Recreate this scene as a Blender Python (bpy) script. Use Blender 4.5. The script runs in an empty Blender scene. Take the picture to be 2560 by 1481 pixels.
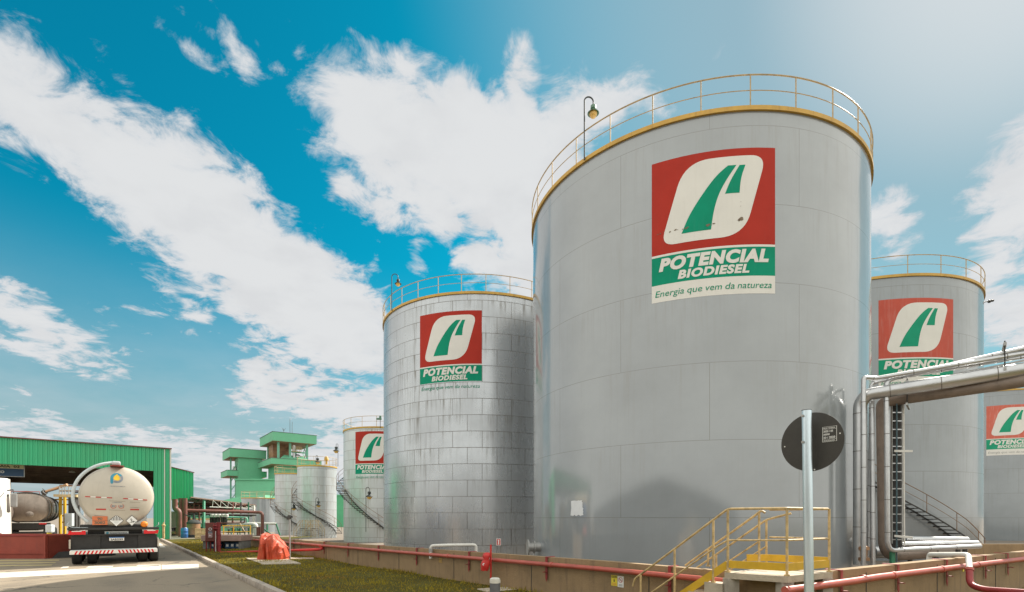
import bpy, bmesh, math, random
import numpy as np
from mathutils import Vector, Matrix
random.seed(7); rng = np.random.default_rng(7)
R_ = math.radians
scene = bpy.context.scene
COL = scene.collection

# ------------------------------------------------------------------ camera
CAMH, F, CX, HY = 1.65, 1269.0, 1280.0, 1295.0     # focal and horizon in the 2560 px wide photograph
cam = bpy.data.cameras.new('camera'); camo = bpy.data.objects.new('camera', cam); COL.objects.link(camo)
cam.sensor_width = 36; cam.lens = F/2560*36; cam.shift_y = (HY-740.5)/2560
cam.clip_start = 0.1; cam.clip_end = 3000
camo.location = (0, 0, CAMH); camo.rotation_euler = (R_(90), 0, 0)
scene.camera = camo

# ------------------------------------------------------------------ light
SUN_AZ, SUN_EL = R_(48), R_(42)        # azimuth clockwise from the view direction (+Y)
SUNV = Vector((math.sin(SUN_AZ)*math.cos(SUN_EL), math.cos(SUN_AZ)*math.cos(SUN_EL), math.sin(SUN_EL)))
sl = bpy.data.lights.new('sun', 'SUN'); sl.energy = 5.0; sl.angle = R_(0.53); sl.color = (1.0, 0.93, 0.82)
so = bpy.data.objects.new('sun', sl); COL.objects.link(so); so.location = (30, 20, 60)
so.rotation_euler = SUNV.to_track_quat('Z', 'Y').to_euler()
scene.view_settings.view_transform = 'Standard'; scene.view_settings.look = 'None'
scene.view_settings.gamma = 1; scene.view_settings.exposure = 0.96
scene.cycles.max_bounces = 6; scene.cycles.diffuse_bounces = 3; scene.cycles.glossy_bounces = 3
scene.cycles.sample_clamp_indirect = 8

def pdir(x, y):
    v = Vector(((x-CX)/F, 1.0, (HY-y)/F)); return v.normalized()

world = bpy.data.worlds.new('World'); scene.world = world; world.use_nodes = True
WT = world.node_tree; WT.nodes.clear()
class NB:
    """small helper that chains shader nodes as expressions"""
    def __init__(s, nt): s.nt = nt
    def node(s, t, **kw):
        n = s.nt.nodes.new(t)
        for k, v in kw.items(): setattr(n, k, v)
        return n
    def inp(s, sock, v):
        if isinstance(v, bpy.types.NodeSocket): s.nt.links.new(v, sock)
        elif v is not None: sock.default_value = v
    def m(s, op, a, b=None, c=None, clamp=False):
        n = s.node('ShaderNodeMath', operation=op, use_clamp=clamp)
        s.inp(n.inputs[0], a); s.inp(n.inputs[1], b)
        if c is not None: s.inp(n.inputs[2], c)
        return n.outputs[0]
    def v(s, op, a, b=None, scale=None):
        n = s.node('ShaderNodeVectorMath', operation=op)
        s.inp(n.inputs[0], a)
        if b is not None: s.inp(n.inputs[1], b)
        if scale is not None: s.inp(n.inputs['Scale'], scale)
        return n.outputs['Value'] if op in ('DOT_PRODUCT', 'LENGTH') else n.outputs[0]
    def comb(s, x, y, z):
        n = s.node('ShaderNodeCombineXYZ'); [s.inp(n.inputs[i], q) for i, q in enumerate((x, y, z))]; return n.outputs[0]
    def sep(s, a):
        n = s.node('ShaderNodeSeparateXYZ'); s.inp(n.inputs[0], a); return n.outputs
    def mix(s, f, a, b, blend='MIX'):
        n = s.node('ShaderNodeMix', data_type='RGBA', blend_type=blend)
        s.inp(n.inputs[0], f); s.inp(n.inputs[6], a); s.inp(n.inputs[7], b); return n.outputs[2]
    def noise(s, vec, scale, detail=4, rough=0.5, dist=0.0, col=False):
        n = s.node('ShaderNodeTexNoise'); s.inp(n.inputs['Vector'], vec)
        n.inputs['Scale'].default_value = scale; n.inputs['Detail'].default_value = detail
        n.inputs['Roughness'].default_value = rough; n.inputs['Distortion'].default_value = dist
        return n.outputs[1 if col else 0]
    def ramp(s, f, stops):
        n = s.node('ShaderNodeValToRGB'); s.inp(n.inputs[0], f)
        e = n.color_ramp.elements
        while len(e) < len(stops): e.new(0.5)
        for k, (p, c) in enumerate(stops):
            e[k].position = p; e[k].color = (c[0], c[1], c[2], 1) if len(c) == 3 else c
        return n.outputs[0]
    def mr(s, f, a, b, c, d, smooth=False):
        n = s.node('ShaderNodeMapRange'); n.interpolation_type = 'SMOOTHSTEP' if smooth else 'LINEAR'
        for i, q in enumerate((f, a, b, c, d)): s.inp(n.inputs[i], q)
        return n.outputs[0]

W = NB(WT)
sky = W.node('ShaderNodeTexSky', sky_type='NISHITA'); sky.sun_disc = False
sky.sun_elevation = SUN_EL; sky.sun_rotation = SUN_AZ; sky.air_density = 1.0; sky.dust_density = 1.0; sky.ozone_density = 1.0
D = W.node('ShaderNodeTexCoord').outputs['Generated']
D = W.v('NORMALIZE', D)
dx, dy, dz = W.sep(D)
# cloud sheets, placed by direction in the sky (photo pixel pairs give the directions), r = radius in photo pixels
CAPS = [((-90,130),(244,378),130,132,1),((244,378),(533,575),135,160,1),((533,575),(800,770),150,142,1),((800,770),(870,835),140,120,1),
 ((640,985),(980,1040),60,80,1),((425,250),(480,335),20,40,.9),((640,900),(720,960),60,70,.8),((390,690),(470,750),50,60,.9),
 ((244,146),(345,262),16,22,.5),((395,85),(540,190),30,30,.55),((440,8),(530,72),16,20,.5),((560,20),(630,170),34,36,.55),((662,110),(705,175),26,28,.5),((718,62),(756,132),16,18,.5),
 ((20,5),(90,28),22,16,.4),
 ((905,305),(1130,372),132,150,1),((1130,372),(1330,470),155,160,1),((940,420),(1100,500),80,90,1),((880,470),(1000,560),58,50,.85),((1000,560),(1060,690),38,28,.6),
 ((1230,650),(1360,700),95,100,1),((1290,470),(1370,640),110,120,1),((1195,165),(1250,330),26,56,.7),((1280,185),(1330,330),50,80,.9),
 ((1400,320),(1560,268),100,50,.9),((1560,268),(1640,292),46,30,.7),((1120,150),(1130,190),14,14,.35),
 ((2185,560),(2245,602),56,46,.9),((2480,660),(2620,400),84,130,1),((2470,770),(2600,800),74,110,1),
 ((-40,745),(150,845),86,62,1),((150,845),(290,908),54,36,.95),((268,758),(372,798),30,22,.55),((458,845),(486,864),28,24,.6),((480,975),(570,1002),18,20,.6),
 ((60,985),(140,1062),34,40,.8),((-20,1062),(250,1095),44,40,.75),((330,1105),(560,1175),60,76,1),((535,1080),(650,1122),18,24,.7),((560,1170),(1000,1150),76,90,1)]
# warp the lookup a little so that the outlines billow
q = W.v('MULTIPLY', D, None); WT.nodes.remove(q.node)
zc = W.m('ADD', W.m('MAXIMUM', dz, 0.0), 0.14)
qx, qy = W.m('DIVIDE', dx, zc), W.m('DIVIDE', dy, zc)
Q = W.comb(qx, qy, 0.0)
wn = W.noise(Q, 3.2, 5, 0.6, col=True)
P = W.v('ADD', D, W.v('SCALE', W.v('SUBTRACT', wn, (0.5, 0.5, 0.5)), scale=0.085))
best = None
for a, b, r0, r1, wgt in CAPS:
    A, B = pdir(*a), pdir(*b)
    def rad(p, r):
        d0 = pdir(*p); e = [d0.angle(pdir(p[0]+r, p[1])), d0.angle(pdir(p[0], p[1]+r))]
        return sum(e)/2
    ra, rb = rad(a, r0), rad(b, r1); AB = B-A
    pa = W.v('SUBTRACT', P, tuple(A))
    t = W.m('MULTIPLY', W.v('DOT_PRODUCT', pa, tuple(AB)), 1.0/AB.length_squared, clamp=True)
    d = W.v('LENGTH', W.v('SUBTRACT', pa, W.v('SCALE', tuple(AB), scale=t)))
    f = W.m('MULTIPLY', W.m('SUBTRACT', W.m('MULTIPLY_ADD', t, rb-ra, ra), d), 12.0)   # >0 inside the sheet
    f = W.m('ADD', f, 0.19 if r0 > 100 else (0.12 if r0 > 40 else -0.02)); f = W.m('MINIMUM', W.m('MULTIPLY', f, W.mr(f, -0.3, -0.1, 1.6, 1.0)), 0.82*wgt)
    best = f if best is None else W.m('MAXIMUM', best, f)
az = W.m('DIVIDE', dy, W.m('SQRT', W.m('ADD', W.m('MULTIPLY', dx, dx), W.m('MULTIPLY_ADD', dy, dy, 1e-4))))
side = W.m('MULTIPLY', W.mr(az, 0.705, 0.60, 0.0, 1.0), W.mr(dx, 0.0, -0.05, 0.0, 1.0))
# clouds behind the viewer and overhead (never in view, they light the scene)
best = W.m('MAXIMUM', best, -0.30)
best = W.m('MAXIMUM', best, W.m('MULTIPLY_ADD', W.m('MAXIMUM', W.mr(dy, 0.46, 0.22, 0.0, 1.0), side), 3.0, -2.0)); n0 = W.noise(Q, 3.6, 4, 0.6, 0.3); n1 = W.noise(Q, 9.0, 11, 0.66, 0.5)
dens = W.m('ADD', W.m('ADD', W.m('ADD', best, -0.02), W.m('MULTIPLY', W.m('SUBTRACT', n1, 0.5), 1.55)), W.m('MULTIPLY', W.m('SUBTRACT', n0, 0.5), 0.9))
cov = W.mr(dens, 0.0, 0.40, 0.0, 1.0, True)
thick = W.mr(dens, 0.10, 0.60, 0.0, 1.0, True)
# thin veil that thickens toward the horizon
veil = W.m('MULTIPLY', W.mr(dz, 0.02, 0.42, 1.0, 0.0, True), W.mr(W.noise(Q, 1.3, 7, 0.6), 0.35, 0.68, 0.05, 0.9))
cov = W.m('MAXIMUM', cov, W.m('MULTIPLY', veil, 0.55))
sd = W.v('DOT_PRODUCT', D, tuple(SUNV))
glow = W.mr(sd, 0.95, 1.01, 0.0, 0.9, True)
low = W.mr(dz, 0.0, 0.45, 0.95, 0.0, True)
deep = W.mix(1.0, sky.outputs[0], (0.01, 0.86, 0.86, 1), 'MULTIPLY')
skyc = W.mix(low, deep, (2.7, 3.3, 3.45, 1))
skyc = W.mix(W.m('MULTIPLY', W.mr(sd, 0.72, 0.98, 0.0, 1.0, True), 0.94, clamp=True), skyc, (2.3, 3.1, 3.7, 1))
skyc = W.mix(glow, skyc, (5.2, 5.25, 5.35, 1))
cl = W.mix(thick, (4.5, 4.75, 5.0, 1), (5.15, 5.25, 5.32, 1))
bk = W.m('MAXIMUM', W.mr(dy, 0.50, 0.0, 0.0, 1.0), W.m('MULTIPLY', side, 0.35))
cl = W.mix(W.m('MULTIPLY', W.mr(W.noise(Q, 5.0, 6, 0.55), 0.42, 0.72, 0.0, 1.0, True), 0.40), cl, (4.25, 4.35, 4.5, 1))
cl = W.mix(bk, cl, (10.0, 9.9, 9.2, 1))      # unseen clouds beside and behind the view, brightened to fill the shaded sides
col = W.mix(cov, skyc, cl)
bg = W.node('ShaderNodeBackground'); W.inp(bg.inputs[0], col); bg.inputs[1].default_value = 0.075
wo = W.node('ShaderNodeOutputWorld'); WT.links.new(bg.outputs[0], wo.inputs[0])
world.cycles.sampling_method = 'MANUAL'; world.cycles.sample_map_resolution = 512
# ------------------------------------------------------------------ materials
MATS = {}
def mat(name, color, rough=0.6, metal=0.0, spec=0.5, var=0.0, vscale=3.0, bump=0.0, bscale=40.0, streak=0.0, dirt=None, coat=0.0, emit=None):
    """plain procedural material: base colour with two-scale noise variation, optional vertical streaks and bump"""
    if name in MATS: return MATS[name]
    m = bpy.data.materials.new(name); m.use_nodes = True; nt = m.node_tree; N = NB(nt)
    bs = nt.nodes['Principled BSDF']; bs.inputs['Roughness'].default_value = rough
    bs.inputs['Metallic'].default_value = metal; bs.inputs['Specular IOR Level'].default_value = spec
    bs.inputs['Coat Weight'].default_value = coat
    tc = N.node('ShaderNodeTexCoord').outputs['Object']
    c = (*color, 1)
    out = None
    if var:
        n = N.noise(tc, vscale, 8, 0.65)
        k = tuple(x*(1-var) for x in color); l = tuple(min(1, x*(1+var*0.7)) for x in color)
        out = N.ramp(n, [(0.3, k), (0.5, color), (0.7, l)])
    if streak:
        s_ = N.noise(N.v('MULTIPLY', tc, (4.0, 4.0, 0.35)), 2.2, 6, 0.6)
        out = N.mix(N.mr(s_, 0.5, 0.78, 0.0, streak, True), out or c, tuple([*(dirt or tuple(x*0.35 for x in color)), 1]))
    if out is not None: nt.links.new(out, bs.inputs['Base Color'])
    else: bs.inputs['Base Color'].default_value = c
    if bump:
        b = N.node('ShaderNodeBump'); b.inputs['Strength'].default_value = bump; b.inputs['Distance'].default_value = 0.02
        N.inp(b.inputs['Height'], N.noise(tc, bscale, 6, 0.6)); nt.links.new(b.outputs[0], bs.inputs['Normal'])
    if emit: bs.inputs['Emission Color'].default_value = (*emit, 1); bs.inputs['Emission Strength'].default_value = 1
    MATS[name] = m; return m

def shell_mat(name, base, bw, bh, seam, seamw, metal, rough, grime, grimecol, mottle=0.12, coat=0.0):
    """tank shell: plates from a brick pattern laid along the shell in metres, running grime below each ring seam"""
    m = bpy.data.materials.new(name); m.use_nodes = True; nt = m.node_tree; N = NB(nt); bs = nt.nodes['Principled BSDF']
    uv = N.node('ShaderNodeUVMap').outputs[0]
    br = N.node('ShaderNodeTexBrick'); N.inp(br.inputs['Vector'], uv)
    br.offset = 0.5; br.inputs['Scale'].default_value = 1.0; br.inputs['Mortar Size'].default_value = seamw
    br.inputs['Mortar Smooth'].default_value = 0.3; br.inputs['Bias'].default_value = 0.0
    br.inputs['Brick Width'].default_value = bw; br.inputs['Row Height'].default_value = bh
    br.inputs['Color1'].default_value = (*[x*(1-mottle) for x in base], 1); br.inputs['Color2'].default_value = (*[min(1, x*(1+mottle)) for x in base], 1)
    br.inputs['Mortar'].default_value = (*seam, 1)
    col = br.outputs['Color']
    u, v, _ = N.sep(uv)
    # blotches and vertical run-off streaks
    blot = N.noise(uv, 0.45, 6, 0.6)
    col = N.mix(N.mr(blot, 0.35, 0.75, 0.0, 0.60), col, (*[x*0.72 for x in base], 1))
    st = N.noise(N.comb(N.m('MULTIPLY', u, 4.5), N.m('MULTIPLY', v, 0.22), 0.0), 1.0, 8, 0.62)
    st2 = N.noise(N.comb(N.m('MULTIPLY', u, 14.0), N.m('MULTIPLY', v, 0.6), 3.3), 1.0, 5, 0.6)
    big = N.mr(N.noise(N.comb(N.m('MULTIPLY', u, 0.35), N.m('MULTIPLY', v, 0.16), 9.1), 1.0, 3, 0.5), 0.36, 0.62, 0.15, 1.0, True)
    frac = N.m('FRACT', N.m('DIVIDE', v, bh))
    near = N.mr(frac, 0.25, 1.0, 0.35, 1.0)
    g = N.m('MULTIPLY', N.m('MULTIPLY', N.mr(N.m('ADD', N.m('MULTIPLY', st, 0.6), N.m('MULTIPLY', st2, 0.4)), 0.46, 0.66, 0.0, 1.0, True), big), N.m('MULTIPLY', near, grime), clamp=True)
    col = N.mix(g, col, (*grimecol, 1))
    nt.links.new(col, bs.inputs['Base Color'])
    bs.inputs['Metallic'].default_value = metal; bs.inputs['Coat Weight'].default_value = coat; bs.inputs['Coat Roughness'].default_value = 0.11; bs.inputs['Coat IOR'].default_value = 1.85
    nt.links.new(N.m('ADD', N.m('MULTIPLY', g, 0.25), N.mr(blot, 0.3, 0.7, rough-0.04, rough+0.08)), bs.inputs['Roughness'])
    b = N.node('ShaderNodeBump'); b.inputs['Strength'].default_value = 0.35; b.inputs['Distance'].default_value = 0.03
    wav = N.noise(N.comb(N.m('MULTIPLY', u, 1.3), N.m('MULTIPLY', v, 0.5), 5.0), 1.0, 2, 0.5)
    N.inp(b.inputs['Height'], N.m('SUBTRACT', N.m('MULTIPLY', wav, 0.5), N.m('MULTIPLY', br.outputs['Fac'], 0.5)))
    nt.links.new(b.outputs[0], bs.inputs['Normal'])
    if coat:
        b2 = N.node('ShaderNodeBump'); b2.inputs['Strength'].default_value = 0.055; b2.inputs['Distance'].default_value = 0.03
        N.inp(b2.inputs['Height'], N.m('SUBTRACT', N.noise(N.comb(N.m('MULTIPLY', u, 0.55), N.m('MULTIPLY', v, 0.8), 2.0), 1.0, 3, 0.55), N.m('MULTIPLY', br.outputs['Fac'], 0.6)))
        nt.links.new(b2.outputs[0], bs.inputs['Coat Normal'])
    MATS[name] = m; return m

shell_mat('grey_paint', (0.245, 0.272, 0.290), 6.0, 2.6, (0.13, 0.135, 0.13), 0.012, 0.0, 0.5, 0.5, (0.19, 0.19, 0.18), 0.012, 1.0)
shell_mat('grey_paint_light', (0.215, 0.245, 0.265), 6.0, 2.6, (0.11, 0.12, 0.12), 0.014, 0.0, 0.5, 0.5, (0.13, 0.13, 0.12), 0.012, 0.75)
shell_mat('clad_metal', (0.45, 0.475, 0.50), 1.80, 0.985, (0.09, 0.075, 0.06), 0.015, 0.62, 0.25, 0.9, (0.13, 0.115, 0.09), 0.035)
shell_mat('clad_white', (0.52, 0.55, 0.56), 1.80, 0.97, (0.20, 0.18, 0.16), 0.018, 0.35, 0.33, 1.1, (0.30, 0.28, 0.24), 0.05)
mat('curb_yellow', (0.52, 0.31, 0.05), 0.5, var=0.2, vscale=1.5, streak=0.4, dirt=(0.2, 0.1, 0.03))
mat('rail_yellow', (0.40, 0.29, 0.15), 0.5, var=0.35, vscale=5, streak=0.5, dirt=(0.10, 0.05, 0.025))
mat('rail_worn', (0.50, 0.36, 0.17), 0.45, var=0.5, vscale=9, streak=0.55, dirt=(0.06, 0.04, 0.03))
mat('rail_rust', (0.22, 0.13, 0.07), 0.5, var=0.4, vscale=5)
mat('band_yellow', (0.56, 0.34, 0.02), 0.45, var=0.18, vscale=4, streak=0.3, dirt=(0.25, 0.14, 0.03))
mat('stair_dark', (0.035, 0.033, 0.03), 0.7, var=0.4)
mat('tread_grey', (0.25, 0.25, 0.24), 0.6, var=0.3)
mat('tank_roof', (0.45, 0.46, 0.46), 0.5, var=0.15)
for n_, k_ in (('', 0.0), ('_faded', 0.55), ('_pale', 1.0)):  # middle set: glare mixed into the sign colours
    f_ = lambda a, b: tuple(x+(y-x)*k_ for x, y in zip(a, b))
    mat('logo_red'+n_, f_((0.38, 0.030, 0.018), (0.55, 0.14, 0.10)), 0.6, spec=0.15, var=0.10, vscale=0.9, streak=0.25+0.4*k_, dirt=f_((0.30, 0.05, 0.04), (0.62, 0.38, 0.34)))
    mat('logo_green'+n_, f_((0.0, 0.25, 0.145), (0.02, 0.30, 0.17)), 0.6, spec=0.15, var=0.12, vscale=1.1, streak=0.25, dirt=(0.03, 0.26, 0.18))
    mat('logo_white'+n_, (0.66, 0.65, 0.61), 0.55, var=0.05, vscale=1.0, streak=0.2, dirt=(0.52, 0.50, 0.45))
mat('peeled_paint', (0.16, 0.12, 0.08), 0.8, var=0.4, vscale=9)
mat('pale_patch', (0.66, 0.68, 0.70), 0.5, var=0.06, vscale=5)
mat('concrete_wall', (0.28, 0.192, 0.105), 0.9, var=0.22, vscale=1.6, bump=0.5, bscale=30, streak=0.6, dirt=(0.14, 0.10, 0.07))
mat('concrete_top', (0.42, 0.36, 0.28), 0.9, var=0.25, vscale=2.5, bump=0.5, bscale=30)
mat('concrete', (0.36, 0.32, 0.27), 0.9, var=0.22, vscale=3, bump=0.4, bscale=25, streak=0.3)
mat('kerb_stone', (0.36, 0.31, 0.26), 0.9, var=0.35, vscale=3, bump=0.6, bscale=22)
mat('fire_red', (0.40, 0.085, 0.06), 0.42, var=0.22, vscale=2.5, streak=0.4, dirt=(0.20, 0.05, 0.04))
mat('fire_red_dark', (0.26, 0.03, 0.03), 0.5, var=0.25, vscale=5)
mat('cover_red', (0.50, 0.025, 0.02), 0.5, var=0.2, vscale=6)
mat('pipe_silver', (0.50, 0.51, 0.52), 0.36, 0.85, var=0.12, vscale=3, bump=0.15, bscale=8)
mat('pipe_grey', (0.30, 0.28, 0.26), 0.55, 0.2, var=0.3, vscale=2.5, streak=0.3)
mat('pipe_dark', (0.11, 0.085, 0.07), 0.6, 0.1, var=0.35, vscale=3)
mat('pipe_brown', (0.20, 0.155, 0.125), 0.55, 0.1, var=0.3, vscale=2, streak=0.3)
mat('pipe_redbrown', (0.17, 0.06, 0.045), 0.55, var=0.35, vscale=2)
mat('pipe_white', (0.62, 0.61, 0.57), 0.5, var=0.12, vscale=4)
mat('steel_green', (0.03, 0.16, 0.09), 0.55, var=0.3)
mat('steel_dark', (0.05, 0.048, 0.045), 0.6, var=0.4)
mat('steel_grey', (0.35, 0.35, 0.34), 0.45, 0.4, var=0.2)
mat('band_strap', (0.18, 0.17, 0.16), 0.5, 0.4)
mat('lamp_black', (0.03, 0.035, 0.033), 0.5)
mat('lamp_green', (0.10, 0.20, 0.14), 0.45)
mat('lamp_glass', (0.60, 0.38, 0.10), 0.25, var=0.3, vscale=20)
mat('sign_black', (0.030, 0.027, 0.022), 0.55, var=0.25, vscale=9)
mat('sign_white', (0.75, 0.75, 0.73), 0.5)
mat('sign_yellow', (0.75, 0.62, 0.05), 0.5)
mat('sign_red', (0.45, 0.03, 0.03), 0.5)
mat('conduit_teal', (0.06, 0.11, 0.13), 0.5)
mat('sign_blue', (0.02, 0.07, 0.16), 0.5)
mat('sign_cream', (0.62, 0.55, 0.33), 0.5)
mat('pole_galv', (0.62, 0.72, 0.78), 0.30, 0.75, var=0.08, vscale=4)
mat('bollard_grey', (0.10, 0.10, 0.105), 0.5, var=0.2, vscale=10)
mat('bollard_cap', (0.55, 0.53, 0.47), 0.5, var=0.15, vscale=10)
mat('tarp', (0.46, 0.062, 0.022), 0.5, var=0.35, vscale=5, bump=1.0, bscale=7)
mat('block_grey', (0.20, 0.20, 0.19), 0.9, var=0.25, vscale=5)
mat('slab_pink', (0.38, 0.26, 0.22), 0.85, var=0.15)
mat('box_blue', (0.03, 0.08, 0.16), 0.5, var=0.2)
mat('barrel_blue', (0.03, 0.12, 0.32), 0.4)
mat('wood', (0.50, 0.38, 0.20), 0.8, var=0.25, vscale=6)
mat('truck_white', (0.47, 0.43, 0.36), 0.32, var=0.09, vscale=1.2, coat=0.3, streak=0.25, dirt=(0.35, 0.31, 0.25))
mat('truck_black', (0.022, 0.021, 0.020), 0.5, var=0.4, vscale=8)
mat('hose_grey', (0.50, 0.55, 0.57), 0.35, var=0.1)
mat('tyre', (0.02, 0.02, 0.02), 0.85, var=0.3)
mat('rim', (0.45, 0.45, 0.44), 0.4, 0.6)
mat('tail_red', (0.62, 0.01, 0.015), 0.25)
mat('reflex_red', (0.45, 0.04, 0.03), 0.4)
mat('reflex_white', (0.74, 0.72, 0.68), 0.4)
mat('placard_orange', (0.58, 0.16, 0.06), 0.5, var=0.1)
mat('beacon_orange', (0.75, 0.22, 0.02), 0.3)
mat('paint_blue', (0.01, 0.12, 0.36), 0.35)
mat('paint_yellow', (0.75, 0.48, 0.02), 0.4)
mat('logo_teal', (0.03, 0.25, 0.36), 0.4); mat('logo_slate', (0.20, 0.22, 0.25), 0.4)
mat('glass_dark', (0.03, 0.035, 0.04), 0.08, coat=1.0)
mat('mirror_chrome', (0.7, 0.7, 0.7), 0.1, 1.0)
mat('cab_white', (0.75, 0.72, 0.66), 0.3, coat=0.5, var=0.04)
mat('tanker_steel', (0.30, 0.25, 0.21), 0.30, 0.7, var=0.3, vscale=1.5, streak=0.5, dirt=(0.15, 0.10, 0.07))
mat('skip_red', (0.30, 0.055, 0.035), 0.6, var=0.2, vscale=2, streak=0.4, dirt=(0.18, 0.05, 0.04))
mat('roof_dark', (0.19, 0.13, 0.095), 0.8, var=0.4, vscale=1)
mat('canopy_brown', (0.17, 0.12, 0.09), 0.8, var=0.2)
mat('trim_light', (0.6, 0.62, 0.55), 0.5)
mat('wall_cream', (0.55, 0.48, 0.40), 0.8, var=0.12)
mat('wall_dark', (0.04, 0.04, 0.04), 0.9, var=0.3)
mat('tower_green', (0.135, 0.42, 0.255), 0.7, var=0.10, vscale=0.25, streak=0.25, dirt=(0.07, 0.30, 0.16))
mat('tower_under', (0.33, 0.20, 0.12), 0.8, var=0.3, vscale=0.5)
mat('tower_post', (0.16, 0.42, 0.30), 0.6, var=0.1)
mat('equipment', (0.30, 0.17, 0.09), 0.6, 0.2, var=0.5, vscale=1.2)
mat('shed_wall', (0.12, 0.13, 0.13), 0.8, var=0.1)
mat('line_white', (0.52, 0.48, 0.41), 0.8, var=0.38, vscale=3.5, bump=0.4, bscale=60)
mat('line_yellow', (0.42, 0.34, 0.16), 0.8, var=0.3, vscale=2)
mat('yard', (0.17, 0.14, 0.11), 0.95, var=0.2, vscale=1)
mat('island', (0.50, 0.44, 0.35), 0.85, var=0.15)

def corrugated(name, color, pitch):
    m = bpy.data.materials.new(name); m.use_nodes = True; nt = m.node_tree; N = NB(nt); bs = nt.nodes['Principled BSDF']
    tc = N.node('ShaderNodeTexCoord').outputs['Object']
    x, y, z = N.sep(tc)
    ph = N.m('FRACT', N.m('MULTIPLY', N.m('ADD', x, y), 1/pitch))
    rib = N.m('PINGPONG', ph, 0.5)
    n = N.noise(N.v('MULTIPLY', tc, (1.2, 1.2, 0.25)), 1.0, 6, 0.6)
    c = N.mix(N.mr(n, 0.35, 0.7, 0.0, 0.5), (*color, 1), (color[0]*1.6+.01, color[1]*0.72, color[2]*0.7, 1))
    sheet = N.m('FRACT', N.m('MULTIPLY', N.m('ADD', x, y), 1/(pitch*4)))
    c = N.mix(N.mr(sheet, 0.0, 0.05, 0.45, 0.0), c, (color[0]*.3, color[1]*.35, color[2]*.35, 1))
    nt.links.new(c, bs.inputs['Base Color']); bs.inputs['Roughness'].default_value = 0.45
    b = N.node('ShaderNodeBump'); b.inputs['Strength'].default_value = 0.9; b.inputs['Distance'].default_value = 0.05
    N.inp(b.inputs['Height'], N.mr(rib, 0.12, 0.3, 0.0, 1.0)); nt.links.new(b.outputs[0], bs.inputs['Normal'])
    MATS[name] = m
corrugated('green_sheet', (0.035, 0.44, 0.20), 0.25)

def asphalt():
    m = bpy.data.materials.new('asphalt'); m.use_nodes = True; nt = m.node_tree; N = NB(nt); bs = nt.nodes['Principled BSDF']
    tc = N.node('ShaderNodeTexCoord').outputs['Object']
    big = N.noise(tc, 0.35, 6, 0.6); fine = N.noise(tc, 60, 4, 0.7); mid = N.noise(tc, 3.0, 8, 0.7)
    c = N.ramp(fine, [(0.3, (0.125, 0.098, 0.068)), (0.55, (0.26, 0.21, 0.15)), (0.75, (0.43, 0.355, 0.27))])
    c = N.mix(N.mr(big, 0.35, 0.65, 0.0, 0.65), c, (0.24, 0.195, 0.14, 1))
    c = N.mix(N.mr(mid, 0.58, 0.72, 0.0, 0.6, True), c, (0.085, 0.078, 0.068, 1))
    vor = N.node('ShaderNodeTexVoronoi', feature='DISTANCE_TO_EDGE'); wv = N.v('ADD', tc, N.v('SCALE', N.noise(tc, 1.5, 4, 0.6, col=True), scale=0.9)); N.inp(vor.inputs['Vector'], wv); vor.inputs['Scale'].default_value = 0.33
    c = N.mix(N.m('MULTIPLY', N.mr(vor.outputs['Distance'], 0.004, 0.016, 1.0, 0.0), N.mr(N.noise(tc, 0.5, 2, 0.5), 0.45, 0.6, 0.0, 0.8)), c, (0.045, 0.04, 0.034, 1))
    rx = N.v('DOT_PRODUCT', tc, (0.787, 0.616, 0.0)); tr = N.m('ABSOLUTE', N.m('SUBTRACT', N.m('PINGPONG', N.m('ADD', rx, 0.9), 1.9), 0.95))
    c = N.mix(N.m('MULTIPLY', N.mr(tr, 0.15, 0.5, 1.0, 0.0, True), N.mr(N.noise(N.v('MULTIPLY', tc, (1.0, 1.0, 1.0)), 0.8, 5, 0.6), 0.4, 0.65, 0.0, 0.45)), c, (0.10, 0.088, 0.072, 1))
    nt.links.new(c, bs.inputs['Base Color']); bs.inputs['Roughness'].default_value = 0.88
    b = N.node('ShaderNodeBump'); b.inputs['Strength'].default_value = 0.6; b.inputs['Distance'].default_value = 0.01
    N.inp(b.inputs['Height'], fine); nt.links.new(b.outputs[0], bs.inputs['Normal']); MATS['asphalt'] = m
asphalt()
def soil():
    m = bpy.data.materials.new('turf_soil'); m.use_nodes = True; nt = m.node_tree; N = NB(nt); bs = nt.nodes['Principled BSDF']
    tc = N.node('ShaderNodeTexCoord').outputs['Object']
    a = N.noise(tc, 0.8, 8, 0.65); f = N.noise(tc, 18, 6, 0.7)
    c = N.ramp(a, [(0.30, (0.060, 0.048, 0.020)), (0.45, (0.085, 0.068, 0.014)), (0.60, (0.10, 0.085, 0.018)), (0.75, (0.17, 0.14, 0.05))])
    c = N.mix(N.mr(f, 0.4, 0.65, 0.0, 0.7), c, (0.05, 0.06, 0.018, 1))
    nt.links.new(c, bs.inputs['Base Color']); bs.inputs['Roughness'].default_value = 0.95; bs.inputs['Specular IOR Level'].default_value = 0.1
    b = N.node('ShaderNodeBump'); b.inputs['Strength'].default_value = 0.8; b.inputs['Distance'].default_value = 0.03
    N.inp(b.inputs['Height'], f); nt.links.new(b.outputs[0], bs.inputs['Normal']); MATS['turf_soil'] = m
soil()
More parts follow.
